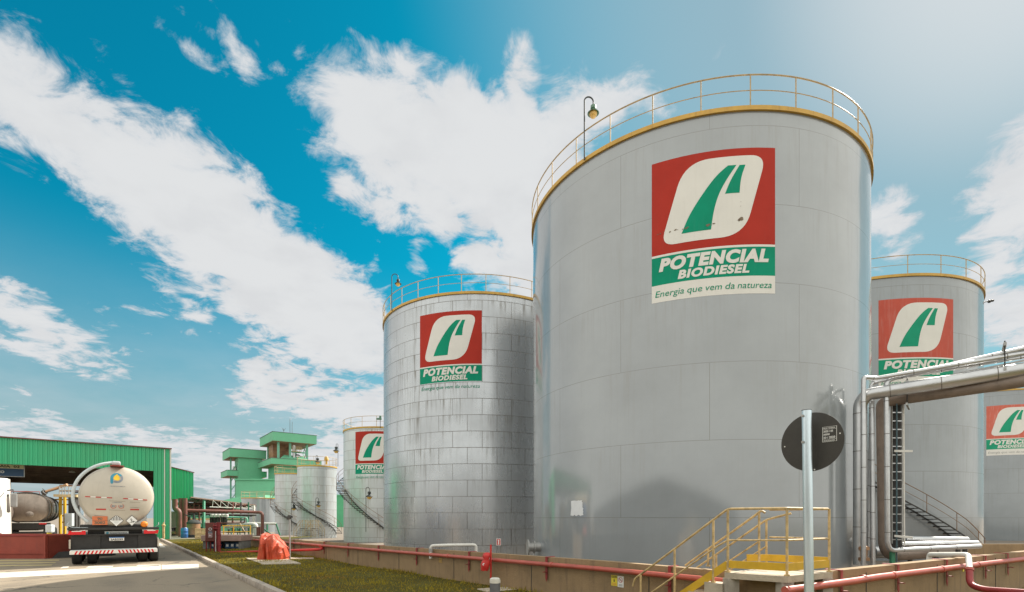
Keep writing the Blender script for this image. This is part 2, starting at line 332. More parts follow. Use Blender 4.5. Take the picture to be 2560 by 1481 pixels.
def blade():
    m = bpy.data.materials.new('grass_blade'); m.use_nodes = True; nt = m.node_tree; N = NB(nt); bs = nt.nodes['Principled BSDF']
    tc = N.node('ShaderNodeTexCoord').outputs['Object']
    a = N.noise(tc, 0.7, 8, 0.65); f = N.noise(tc, 25, 2, 0.5)
    c = N.ramp(a, [(0.32, (0.27, 0.15, 0.035)), (0.45, (0.17, 0.13, 0.016)), (0.58, (0.30, 0.235, 0.022)), (0.72, (0.11, 0.15, 0.017))])
    c = N.mix(N.mr(f, 0.45, 0.65, 0.0, 0.6), c, (0.40, 0.30, 0.055, 1))
    nt.links.new(c, bs.inputs['Base Color']); bs.inputs['Roughness'].default_value = 0.8; bs.inputs['Specular IOR Level'].default_value = 0.1
    MATS['grass_blade'] = m
blade()

# ------------------------------------------------------------------ geometry helpers
TF = {}                                   # world transform of every root we place
class MB:
    def __init__(s): s.v = []; s.f = []
    def add(s, vs, fs):
        o = len(s.v); s.v += [tuple(v) for v in vs]; s.f += [tuple(i+o for i in f) for f in fs]; return s
    def box(s, c, d, rz=0.0, M=None):
        hx, hy, hz = d[0]/2, d[1]/2, d[2]/2
        p = [Vector((x*hx, y*hy, z*hz)) for x in (-1, 1) for y in (-1, 1) for z in (-1, 1)]
        if rz: p = [Matrix.Rotation(rz, 3, 'Z') @ v for v in p]
        if M: p = [M @ v for v in p]
        c = Vector(c)
        return s.add([v+c for v in p], [(0, 1, 3, 2), (4, 6, 7, 5), (0, 4, 5, 1), (2, 3, 7, 6), (0, 2, 6, 4), (1, 5, 7, 3)])
    def bbox(s, c, d, b=0.01, rz=0.0):
        """box with chamfered edges"""
        bm = bmesh.new(); bmesh.ops.create_cube(bm, size=1)
        for v in bm.verts: v.co = Vector((v.co.x*d[0], v.co.y*d[1], v.co.z*d[2]))
        bmesh.ops.bevel(bm, geom=bm.edges[:], offset=b, segments=2, profile=0.6, affect='EDGES')
        bm.verts.index_update(); Mx = Matrix.Rotation(rz, 3, 'Z'); c = Vector(c)
        s.add([Mx @ v.co+c for v in bm.verts], [[v.index for v in f.verts] for f in bm.faces]); bm.free(); return s
    def bar(s, a, b, w, h=None):
        """square bar from a to b"""
        a, b = Vector(a), Vector(b); h = h or w; t = (b-a).normalized()
        up = Vector((0, 0, 1)) if abs(t.z) < 0.95 else Vector((0, 1, 0))
        x = t.cross(up).normalized(); y = x.cross(t).normalized()
        r = [x*sx*w/2+y*sy*h/2 for sx, sy in ((-1, -1), (1, -1), (1, 1), (-1, 1))]
        return s.add([a+q for q in r]+[b+q for q in r], [(3, 2, 1, 0), (4, 5, 6, 7), (0, 1, 5, 4), (1, 2, 6, 5), (2, 3, 7, 6), (3, 0, 4, 7)])
    def tube(s, pts, r, n=10, closed=False, caps=True):
        pts = [Vector(p) for p in pts]; N = len(pts); rs = r if isinstance(r, (list, tuple)) else [r]*N
        ts = []
        for i in range(N):
            a = pts[(i-1) % N] if (closed or i > 0) else pts[i]; b = pts[(i+1) % N] if (closed or i < N-1) else pts[i]
            ts.append((b-a).normalized())
        up = Vector((0, 0, 1)) if abs(ts[0].z) < 0.9 else Vector((1, 0, 0))
        x = ts[0].cross(up).normalized(); vs = []
        for i in range(N):
            x = (x - ts[i]*x.dot(ts[i])).normalized(); y = ts[i].cross(x)
            vs += [pts[i]+(x*math.cos(2*math.pi*k/n)+y*math.sin(2*math.pi*k/n))*rs[i] for k in range(n)]
        fs = [(i*n+k, i*n+(k+1) % n, (i+1) % N*n+(k+1) % n, (i+1) % N*n+k) for i in range(N if closed else N-1) for k in range(n)]
        if caps and not closed: fs += [tuple(range(n))[::-1], tuple((N-1)*n+k for k in range(n))]
        return s.add(vs, fs)
    def lathe(s, prof, c=(0, 0, 0), n=24, axis='Z', a0=0.0, a1=2*math.pi):
        full = abs(a1-a0-2*math.pi) < 1e-6; m = n if full else n+1; vs = []
        for r, z in prof:
            for k in range(m):
                a = a0+(a1-a0)*k/n; p = (r*math.cos(a), r*math.sin(a), z)
                if axis == 'X': p = (z, p[0], p[1])
                if axis == 'Y': p = (p[0], z, p[1])
                vs.append(Vector(p)+Vector(c))
        fs = [(i*m+k, i*m+(k+1) % m, (i+1)*m+(k+1) % m, (i+1)*m+k) for i in range(len(prof)-1) for k in range(n)]
        if full:
            if prof[0][0] > 1e-6: fs.append(tuple(range(m))[::-1])
            if prof[-1][0] > 1e-6: fs.append(tuple((len(prof)-1)*m+k for k in range(m)))
        return s.add(vs, fs)
    def prism(s, poly, z0, z1):
        n = len(poly); vs = [(x, y, z0) for x, y in poly]+[(x, y, z1) for x, y in poly]
        return s.add(vs, [tuple(range(n))[::-1], tuple(range(n, 2*n))]+[(i, (i+1) % n, (i+1) % n+n, i+n) for i in range(n)])
    def hull_strip(s, A, B):
        """closed solid between two parallel outlines A and B"""
        n = len(A); return s.add(list(A)+list(B), [tuple(range(n))[::-1], tuple(range(n, 2*n))]+[(i, (i+1) % n, (i+1) % n+n, i+n) for i in range(n)])
    def build(s, name, m, parent=None, smooth=False, world=False, origin=None, uv=None):
        vs = [Vector(v) for v in s.v]
        if world and parent is not None:
            Mi = TF[parent.name].inverted(); vs = [Mi @ v for v in vs]
        if parent is None:
            if origin is None:
                lo = [min(v[i] for v in vs) for i in range(3)]; hi = [max(v[i] for v in vs) for i in range(3)]
                origin = ((lo[0]+hi[0])/2, (lo[1]+hi[1])/2, lo[2])
            origin = Vector(origin); vs = [v-origin for v in vs]
        me = bpy.data.meshes.new(name); me.from_pydata([tuple(v) for v in vs], [], s.f)
        mm = m if isinstance(m, (list, tuple)) else [m]
        for q in mm: me.materials.append(MATS[q])
        me.validate(); bm = bmesh.new(); bm.from_mesh(me); bmesh.ops.recalc_face_normals(bm, faces=bm.faces); bm.to_mesh(me); bm.free()
        if smooth:
            for p in me.polygons: p.use_smooth = True
            if smooth != 'all':
                try: me.set_sharp_from_angle(angle=R_(38))
                except Exception: pass
        o = bpy.data.objects.new(name, me); COL.objects.link(o)
        if parent is not None: o.parent = parent; TF[o.name] = TF[parent.name]
        else: o.location = origin; TF[o.name] = Matrix.Translation(origin)
        return o

def tag(o, label=None, cat=None, group=None, kind=None):
    for k, v in (('label', label), ('category', cat), ('group', group), ('kind', kind)):
        if v: o[k] = v
    return o
def root(name, loc, label, cat, rz=0.0, group=None):
    o = bpy.data.objects.new(name, None); COL.objects.link(o); o.location = loc; o.rotation_euler = (0, 0, rz)
    o.empty_display_size = 0.3
    TF[o.name] = Matrix.Translation(Vector(loc)) @ Matrix.Rotation(rz, 4, 'Z')
    return tag(o, label, cat, group)
def link_copy(src, parent=None, loc=None, rz=None):
    c = src.copy(); COL.objects.link(c)
    if parent is not None: c.parent = parent
    if loc is not None: c.location = loc
    if rz is not None: c.rotation_euler = (0, 0, rz)
    for ch in [o for o in src.children if o is not c]: link_copy(ch, c)
    return c
def at(x, y, Y): return Vector(((x-CX)/F*Y, Y, CAMH+(HY-y)/F*Y))        # point of depth Y seen at a photo pixel
def grd(x, y, h=0.0):
    Y = (CAMH-h)*F/(y-HY); return Vector(((x-CX)/F*Y, Y, h))
def bend(pts, rad, n=6):
    """round the corners of a polyline"""
    pts = [Vector(p) for p in pts]; out = [pts[0]]
    for i in range(1, len(pts)-1):
        a, b, c = pts[i-1], pts[i], pts[i+1]; r = min(rad, (a-b).length*0.49, (c-b).length*0.49)
        p0 = b+(a-b).normalized()*r; p1 = b+(c-b).normalized()*r
        for k in range(n+1):
            t = k/n; out.append(p0*(1-t)**2+b*2*t*(1-t)+p1*t*t)
    out.append(pts[-1]); return out
def text_geo(body, size, bold=0.0, shear=0.0, width=None, spacing=1.0):
    """flat triangles of a word, baseline at y=0, left at x=0; width rescales it"""
    cu = bpy.data.curves.new('t', 'FONT'); cu.body = body; cu.size = size; cu.offset = bold*size; cu.shear = shear; cu.space_character = spacing
    cu.resolution_u = 4; ob = bpy.data.objects.new('t', cu); COL.objects.link(ob)
    dg = bpy.context.evaluated_depsgraph_get(); me = bpy.data.meshes.new_from_object(ob.evaluated_get(dg))
    V = [(v.co.x, v.co.y) for v in me.vertices]; Fc = [tuple(p.vertices) for p in me.polygons]
    bpy.data.objects.remove(ob); bpy.data.curves.remove(cu); bpy.data.meshes.remove(me)
    x0 = min(v[0] for v in V); x1 = max(v[0] for v in V); k = (width/(x1-x0)) if width else 1
    return [((x-x0)*k, y) for x, y in V], Fc
U = Vector((-0.616, 0.787, 0)); Vv = Vector((0.788, 0.616, 0))         # the site's two directions: along the road, across it
RZ = math.atan2(0.616, 0.788)                                            # local +Y -> U, local +X -> Vv
# ------------------------------------------------------------------ ground, road, lawn
WA0, WAd = Vector((-0.37, 11.63, 0)), Vector((0.651, -0.759, 0))           # long dike wall: outer face line
CORN = Vector((3.73, 6.85, 0)); WBd = Vector((0.857, 0.514, 0))              # where it meets the right-hand wall
AEND = WA0 - WAd*24.0
KB = Vector((-5.5, 11.3, 0)); Kd = Vector((0.616, -0.787, 0))                # kerb line
def sheet(name, poly, z, m, kind='structure'):
    b = MB(); b.add([(x, y, z) for x, y in poly], [tuple(range(len(poly)))])
    return tag(b.build(name, m, origin=(0, 0, 0)), kind=kind)
base = MB().add([(-2500, -2500, -0.78), (2500, -2500, -0.78), (2500, 2500, -0.78), (-2500, 2500, -0.78)], [(0, 1, 2, 3)]).build('ground', 'yard', origin=(0, 0, 0)); tag(base, kind='structure')
Bfar = CORN + WBd*70
far = AEND + Vector((-0.62, 0.785, 0))*1500
# raised terrace on our side of the dike walls (road and lawn stand on it)
ter = MB().prism([(CORN.x, CORN.y), (AEND.x, AEND.y), (far.x, far.y), (-1800, far.y), (-1800, -900), (900, -900), (900, Bfar.y), (Bfar.x, Bfar.y)], -0.76, -0.02).build('terrace', 'yard', origin=(0, 0, 0)); tag(ter, kind='structure')
k0, k1 = KB + Kd*30, KB - Kd*34
KW = Vector((0.787, 0.616, 0))
road = MB().add([(k0.x, k0.y, 0), (k1.x, k1.y, 0), (k1.x-90, k1.y-35, 0), (k0.x-110, k0.y-50, 0)], [(0, 1, 2, 3)]).build('road', 'asphalt', origin=(0, 0, 0)); tag(road, kind='structure')
# lawn between kerb and wall, gently uneven
def lawn_pts():
    a = [KB + Kd*s for s in np.linspace(30, -33.5, 90)]; bb = []
    for s in np.linspace(30, -33.5, 90):
        p = KB+Kd*s
        bb.append(p)
    return a
LA = KB+Kd*30+KW*0.16; LB = KB-Kd*33+KW*0.16
poly = [(LA.x, LA.y), (LB.x, LB.y), (LB.x+9, LB.y+6), (AEND.x-1.5, AEND.y+3), (AEND.x+.1, AEND.y), (CORN.x, CORN.y), (CORN.x+WBd.x*69, CORN.y+WBd.y*69), (62, -30)]
bm = bmesh.new(); vs = [bm.verts.new((x, y, 0.06)) for x, y in poly]; bm.faces.new(vs)
for ax, lo, hi, st in (('x', -40, 64, 0.8), ('y', -30, 50, 0.8)):
    for q in np.arange(lo, hi, st):
        if (ax == 'x' and not -22 < q < 14) or (ax == 'y' and not 3 < q < 40): continue
        co = (q, 0, 0) if ax == 'x' else (0, q, 0); no = (1, 0, 0) if ax == 'x' else (0, 1, 0)
        bmesh.ops.bisect_plane(bm, geom=bm.verts[:]+bm.edges[:]+bm.faces[:], plane_co=co, plane_no=no)
def lawn_h(x, y): return 0.06+0.018*math.sin(x*1.3+y*.7)+0.014*math.sin(x*.5-y*1.1+1)
for v in bm.verts: v.co.z = lawn_h(v.co.x, v.co.y)
me = bpy.data.meshes.new('lawn'); bm.to_mesh(me); bm.free(); me.materials.append(MATS['turf_soil'])
for p in me.polygons: p.use_smooth = True
o = bpy.data.objects.new('lawn', me); COL.objects.link(o); tag(o, kind='structure')
# kerb: individual stones cast end to end, built as one strip
b = MB(); s = -33.0; rk = random.Random(3)
while s < 20:
    L = 0.98; p = KB+Kd*(s+L/2)+KW*0.075
    b.bbox((p.x+rk.uniform(-.012, .012), p.y, 0.045+rk.uniform(-.008, .008)), (0.15, L-0.02, 0.17), 0.022, RZ+rk.uniform(-.01, .01)); s += 1.0
tag(b.build('kerb', 'kerb_stone', smooth=True), kind='structure')
# painted markings
def mark(name, pts, m, z=0.005):
    b = MB(); b.add([(p.x, p.y, z) for p in pts], [tuple(range(len(pts)))]); return tag(b.build(name, m, origin=(pts[0].x, pts[0].y, 0)), kind='structure')
a1, a2 = grd(498, 1410), grd(500, 1423)
def onroad(s, w): return KB-Kd*s-KW*w
P0 = grd(402, 1413.5); P1 = grd(402, 1425.0)
mark('road_marking', [P0, P0-Vv*14, P1-Vv*14, P1], 'line_white')
q0, q1 = grd(497, 1410.5), grd(497, 1422.5)
mark('road_marking', [grd(404, 1413), q0, q1, grd(404, 1424.5)], 'line_white')
for xa, xb, ya, yb in ((214, 280, 1416.5, 1421), (150, 170, 1417, 1422), (338, 398, 1413, 1417)):
    mark('road_marking', [grd(xa+8, ya), grd(xb+4, ya-1), grd(xb, yb-2), grd(xa, yb)], 'line_white')
mark('road_marking', [grd(396, 1359), grd(402, 1359), grd(415, 1369), grd(400, 1369)], 'line_white')
for k in range(3):
    mark('road_marking', [grd(-30, 1401+k*6.5), grd(150-k*9, 1400+k*6), grd(146-k*9, 1402.5+k*6), grd(-30, 1404+k*6.5)], 'line_yellow')
for k in range(3):
    mark('road_marking', [grd(118, 1352+k*6.2), grd(178, 1352+k*5.4), grd(178, 1355+k*5.6), grd(118, 1356+k*6.3)], 'island', 0.006+0.002*k)
mark('road_marking', [grd(140, 1353), grd(172, 1351.5), grd(172, 1353.5), grd(140, 1355)], 'sign_yellow', 0.012)

# grass blades on the part of the lawn that is near enough to show them
def grass():
    n = 110000; V = []; Fs = []
    xs = rng.uniform(-22, 13, n*3); ys = rng.uniform(5, 36, n*3)
    c = 0; nz = np.sin(xs*2.3+ys)*np.sin(ys*1.7-xs*.6)
    for x, y, k in zip(xs, ys, nz):
        p = Vector((x, y, 0))
        if (p-KB-KW*0.2).dot(KW) < 0: continue
        if y > CORN.y-0.02+(x-CORN.x)*(WAd.y/WAd.x) and x < CORN.x: continue
        if x >= CORN.x-.02 and y > CORN.y-0.03+(x-CORN.x)*0.6: continue
        if rng.random() > min(1.0, 14.0/y): continue
        if k < -0.25 and rng.random() < 0.45: continue
        a = rng.uniform(0, math.tau); h = rng.uniform(0.018, 0.050)*(1.5 if k > .5 else 1); w = 0.006+0.0004*y
        lx, ly = rng.uniform(-.025, .025), rng.uniform(-.025, .025); z = lawn_h(x, y)-0.004
        ed = min(abs((p-KB-KW*0.2).dot(KW)), abs((p-WA0).dot(Vector((0.759, 0.651, 0)))) if x < CORN.x else 9)
        if ed < 0.22: h *= 1.9
        i = len(V); dxx, dyy = math.cos(a)*w, math.sin(a)*w
        V += [(x-dxx, y-dyy, z), (x+dxx, y+dyy, z), (x+lx, y+ly, z+h)]; Fs.append((i, i+1, i+2)); c += 1
        if c >= n: break
    me = bpy.data.meshes.new('grass'); me.from_pydata(V, [], Fs); me.materials.append(MATS['grass_blade'])
    o = bpy.data.objects.new('grass', me); COL.objects.link(o); tag(o, 'short patchy grass on the lawn between kerb and dike wall', 'grass', kind='stuff')
grass()

# ------------------------------------------------------------------ dike walls with their fire pipes
def wall_top(s): return 0.86+0.0105*min(0, s-3)          # the long wall's top follows the falling ground
def wallA(s, off=0.0, z=0.0):                             # off > 0 = toward the lawn
    n = Vector((-0.759, -0.651, 0)); p = WA0+WAd*s+n*off; return Vector((p.x, p.y, z))
sC = (CORN-WA0).length
def long_wall():
    r = root('dike_wall', tuple(wallA(-5)), 'long weathered concrete dike wall running away beside the lawn', 'wall')
    b = MB(); ss = list(np.linspace(-24, sC, 30)); T = 0.16
    A = [wallA(s, 0, -0.1) for s in ss]+[wallA(s, 0, wall_top(s)) for s in reversed(ss)]
    Bk = [wallA(s, -T, -0.78) for s in ss]+[wallA(s, -T, wall_top(s)) for s in reversed(ss)]
    n = len(ss); vs = []; 
    for s in ss: vs += [wallA(s, 0, -0.1), wallA(s, 0, wall_top(s)), wallA(s, -T, wall_top(s)), wallA(s, -T, -0.9)]
    fs = [(4*i+k, 4*(i+1)+k, 4*(i+1)+(k+1) % 4, 4*i+(k+1) % 4) for i in range(n-1) for k in range(4)]+[(0, 1, 2, 3), (4*n-1, 4*n-2, 4*n-3, 4*n-4)]
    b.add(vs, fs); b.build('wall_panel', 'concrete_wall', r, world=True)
    j = MB()
    for s in np.arange(-22, sC-1, 2.9):
        j.box(wallA(s, 0.002, 0.38), (0.012, 0.012, 0.74), math.atan2(WAd.y, WAd.x))
    j.build('joint', 'steel_dark', r, world=True)
long_wall()
sB = lambda t, off=0.0, z=0.0: Vector((CORN.x+WBd.x*t+0.514*off, CORN.y+WBd.y*t-0.857*off, z))
def right_wall():
    r = root('dike_wall', tuple(sB(3)), 'right-hand concrete dike wall with sunlit top, behind the traffic sign', 'wall')
    b = MB(); p = [sB(0.19, 0), sB(70, 0), sB(70, -0.16), sB(0.02, -0.16)]
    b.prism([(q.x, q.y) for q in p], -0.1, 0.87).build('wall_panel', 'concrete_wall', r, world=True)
    j = MB()
    for t in (2.1, 4.7, 7.6, 10.4, 13.2): j.box(sB(t, 0.002, 0.40), (0.012, 0.012, 0.8), math.atan2(WBd.y, WBd.x))
    j.build('joint', 'steel_dark', r, world=True)
right_wall()
r = root('dike_wall', (27, 26, -0.78), 'low far concrete dike wall behind the right-hand tank stairs', 'wall')
MB().box((33.5, 27.4, -0.26), (18.9, 0.18, 1.04), 0.05).build('wall_panel', 'concrete_wall', r, world=True)

def bracket(mname, L=0.34):
    """hook that hangs the pipe on the wall: strap over the coping, drop leg and a foot, local +X along wall, -Y outward"""
    b = MB(); b.box((0, -0.035, -0.13), (0.055, 0.012, 0.42)); b.box((0, 0.075, 0.086), (0.055, 0.235, 0.012))
    b.box((0.0, -0.075, -0.215), (0.05, 0.10, 0.012)); b.add([(-.027, -.03, -.34), (.027, -.03, -.34), (0, -.035, -.42), (-.027, -.042, -.34), (.027, -.042, -.34)], [(0, 1, 2), (3, 4, 2), (0, 3, 2), (1, 4, 2), (0, 1, 4, 3)])
    return b
def px_to_s(x):
    u = (x-CX)/F; # wallA: X = -.37+.651s ; Y = 11.63-.759s
    return (u*11.63+0.37)/(0.651+0.759*u)
def px_to_t(x):
    u = (x-CX)/F; return (u*CORN.y-CORN.x)/(WBd.x-WBd.y*u)
pr = root('fire_pipe', tuple(wallA(0, 0.12, 0)), 'red fire main running along the long dike wall, hung on hooked brackets', 'pipe')
ss = np.linspace(-25.5, sC-0.75, 40); pts = [wallA(s, 0.11, wall_top(s)-0.135) for s in ss]
MB().tube(pts, 0.046, 14).build('pipe_run', 'fire_red', pr, smooth=True, world=True)
for s in np.arange(-24, sC-1, 3.7): MB().tube([wallA(s-.03, 0.11, wall_top(s)-0.135), wallA(s+.03, 0.11, wall_top(s)-0.135)], 0.056, 14).build('coupling', 'fire_red', pr, smooth=True, world=True)
first = None
for x in (736, 812, 872, 948, 1044, 1175, 1369, 1677):
    s = px_to_s(x); p = TF[pr.name].inverted() @ wallA(s, 0, wall_top(s)-0.08); rz = math.atan2(WAd.y, WAd.x)
    if first is None:
        first = bracket('fire_red_dark').build('bracket', 'fire_red_dark', pr)
        first.location = p; first.rotation_euler = (0, 0, rz)
    else: link_copy(first, pr, p, rz)
pr2 = root('fire_pipe', tuple(sB(3, 0.12, 0)), 'salmon red fire main rising to the right along the right-hand dike wall', 'pipe')
MB().tube(bend([sB(-0.35, 0.16, 0.715), sB(1.55, 0.14, 0.72), sB(2.1, 0.12, 0.73), sB(30, 0.12, 0.73)], 0.3), 0.052, 14).build('pipe_run', 'fire_red', pr2, smooth=True, world=True)
for t in (1.75, 2.7, 4.55, 6.2, 9.3): MB().tube([sB(t-.03, 0.12, 0.73), sB(t+.03, 0.12, 0.73)], 0.062, 14).build('coupling', 'fire_red', pr2, smooth=True, world=True)
for x in (2098, 2240, 2362, 2459, 2515):
    t = px_to_t(x); p = TF[pr2.name].inverted() @ sB(t, 0, 0.79); link_copy(first, pr2, p, math.atan2(WBd.y, WBd.x))

# ------------------------------------------------------------------ storage tanks
def cyl_hit(px, c, R):
    u = (px-CX)/F; d = Vector((u, 1)); d.normalize(); cc = Vector(c); m = d.dot(cc); q = R*R-(cc.length_squared-m*m)
    if q < 0: q = 0
    p = d*(m-math.sqrt(q)); return math.atan2(p.y-cc.y, p.x-cc.x), p.y
def cylpt(c, R, phi, z): return Vector((c[0]+R*math.cos(phi), c[1]+R*math.sin(phi), z))
def tank(label, c, R, ztop, shell, nposts, px_post=None, v0=0.0, group='cylindrical storage tanks'):
    zb = -0.78; r = root('storage_tank', (c[0], c[1], zb), label, 'storage tank', group=group)
    n = 192; a0 = math.pi/2; vs = []; fs = []
    for k in range(n+1):
        a = a0+math.tau*k/n
        vs += [(R*math.cos(a), R*math.sin(a), 0), (R*math.cos(a), R*math.sin(a), ztop-zb)]
    fs = [(2*k, 2*k+2, 2*k+3, 2*k+1) for k in range(n)]
    me = bpy.data.meshes.new('shell'); me.from_pydata(vs, [], fs); uvl = me.uv_layers.new(name='UVMap')
    for p in me.polygons:
        p.use_smooth = True
        for li in p.loop_indices:
            vi = me.loops[li].vertex_index; uvl.data[li].uv = (R*math.tau*(vi//2)/n, vs[vi][2]+zb+v0)
    me.materials.append(MATS[shell]); so_ = bpy.data.objects.new('shell', me); COL.objects.link(so_); so_.parent = r; TF[so_.name] = TF[r.name]
    H = ztop-zb
    MB().lathe([(R+.035, H), (R*0.5, H+R*0.05), (0.0, H+R*0.1)], n=64).build('roof', 'tank_roof', r, smooth=True)
    MB().lathe([(R+0.002, H-.02), (R+.075, H-.02), (R+.075, H+.125), (R+.055, H+.125), (R+.055, H+.004), (R+.002, H+.004)], n=160).build('toe_ring', 'curb_yellow', r, smooth=True)
    rail = MB(); Rr = R+.045
    for h, w in ((1.15, 0.024), (0.63, 0.014)): rail.tube([(Rr*math.cos(a), Rr*math.sin(a), H+h) for a in np.linspace(0, math.tau, 128, endpoint=False)], w, 8, closed=True)
    g = rail.build('guard_rail', 'rail_yellow', r, smooth=True)
    ph = 0.0
    if px_post: ph = cyl_hit(px_post, c, R)[0]
    pm = MB().tube([(0, 0, 0.0), (0, 0, 1.15)], 0.022, 8).box((0, 0, 0.03), (.05, .05, .06)).build('rail_post', 'rail_yellow', g, smooth=True)
    for k in range(nposts):
        a = ph+math.tau*k/nposts; q = pm if k == 0 else link_copy(pm, g); q.location = (Rr*math.cos(a), Rr*math.sin(a), H)
    return r
def stairway(tk, c, R, segs, w=0.72, rail='rail_rust', label=None):
    """helical stair: segs = list of (phi, z) from the top down; a repeated z is a landing"""
    st = MB(); rl = MB(); path = []
    for (p0, z0), (p1, z1) in zip(segs, segs[1:]):
        L = abs(p1-p0)*R; n = max(2, int(round(abs(z1-z0)/0.20))) if abs(z1-z0) > .05 else 1
        path.append((p0, z0, p1, z1, n))
    par = None
    for off in (w, 0.03):
        st = MB()
        for p0, z0, p1, z1, n in path:
            m = max(2, n); pts = [cylpt(c, R+off, p0+(p1-p0)*k/m, z0+(z1-z0)*k/m-0.03) for k in range(m+1)]
            for a, b_ in zip(pts, pts[1:]): st.bar(a, b_, 0.02, 0.07)
        o_ = st.build('stairway' if par is None else 'stringer', 'stair_dark', tk if par is None else par, world=True)
        par = par or o_
    for p0, z0, p1, z1, n in path:
        if n == 1:
            pm = (p0+p1)/2; L = abs(p1-p0)*(R+w/2); q = cylpt(c, R+w/2, pm, z0-0.02)
            MB().box(q, (w, L, 0.05), pm).build('landing', 'tread_grey', par, world=True)
            MB().bar(cylpt(c, R+w, pm, z0-.06), cylpt(c, R+.02, pm, z0-1.0), 0.05).build('bracket', 'stair_dark', par, world=True)
            continue
        for k in range(n):
            t = (k+0.5)/n; ph = p0+(p1-p0)*t; z = z0+(z1-z0)*(k+1)/n
            q = cylpt(c, R+w/2+.01, ph, z)
            MB().box(q, (w-.02, 0.27, 0.05), ph).build('tread', 'stair_dark', par, world=True)
    pts = []; 
    for p0, z0, p1, z1, n in path:
        m = max(2, n)
        for k in range(m+(1 if (p1, z1) == segs[-1] else 0)): pts.append((p0+(p1-p0)*k/m, z0+(z1-z0)*k/m))
    for h, rr in ((0.95, 0.022), (0.5, 0.014)): rl.tube([cylpt(c, R+w, a, z+h) for a, z in pts], rr, 6)
    for a, z in pts[::5]+[pts[-1]]: rl.tube([cylpt(c, R+w, a, z-.05), cylpt(c, R+w, a, z+.95)], 0.018, 6)
    rl.build('handrail', rail, par, smooth=True, world=True)
    return par

def shape2d(poly, step=0.12):
    """triangulated flat polygon cut into narrow upright strips so it can be wrapped on a shell"""
    bm = bmesh.new(); f = bm.faces.new([bm.verts.new((x, y, 0)) for x, y in poly])
    xs = [p[0] for p in poly]; q = min(xs)+step
    while q < max(xs):
        bmesh.ops.bisect_plane(bm, geom=bm.verts[:]+bm.edges[:]+bm.faces[:], plane_co=(q, 0, 0), plane_no=(1, 0, 0)); q += step
    bmesh.ops.triangulate(bm, faces=bm.faces[:]); bm.verts.index_update()
    V = [(v.co.x, v.co.y) for v in bm.verts]; Fs = [tuple(v.index for v in f.verts) for f in bm.faces]; bm.free(); return V, Fs
def smooth_curve(pts, n=6):
    out = []
    for i in range(len(pts)-1):
        p0 = pts[max(0, i-1)]; p1 = pts[i]; p2 = pts[i+1]; p3 = pts[min(len(pts)-1, i+2)]
        for k in range(n):
            t = k/n
            out.append(tuple(0.5*((2*p1[j])+(-p0[j]+p2[j])*t+(2*p0[j]-5*p1[j]+4*p2[j]-p3[j])*t*t+(-p0[j]+3*p1[j]-3*p2[j]+p3[j])*t**3) for j in (0, 1)))
    out.append(pts[-1]); return out
def rounded(pts, rads, n=10):
    out = []; N = len(pts)
    for i in range(N):
        a, b_, c_ = Vector(pts[i-1]), Vector(pts[i]), Vector(pts[(i+1) % N]); r = rads[i]
        p0 = b_+(a-b_).normalized()*r; p1 = b_+(c_-b_).normalized()*r
        for k in range(n+1):
            t = k/n; q = p0*(1-t)**2+b_*2*t*(1-t)+p1*t*t; q = q*0.85+ (p0*(1-t)+p1*t)*0.0 + b_*0.15*0 + q*0.15; out.append((q.x, q.y))
    return out
TXT = {}
def word(body, x0, x1, ytop, ybase, Wd, Ht, bold, shear):
    """a word fitted to a box given in fractions of the panel"""
    key = (body, bold, shear)
    if key not in TXT:
        g = text_geo(body, 1.0, bold, shear, spacing=1.12 if bold else 1.0); e = text_geo('E', 1.0, bold, 0); ys = [v[1] for v in e[0]]; TXT[key] = (g, min(ys), max(ys))
    (V, Fs), lo, hi = TXT[key]; w = max(v[0] for v in V)
    sx = (x1-x0)*Wd/w; sy = (ybase-ytop)*Ht/(hi-lo)
    return [(x0*Wd+x*sx, -ybase*Ht+(y-lo)*sy) for x, y in V], Fs
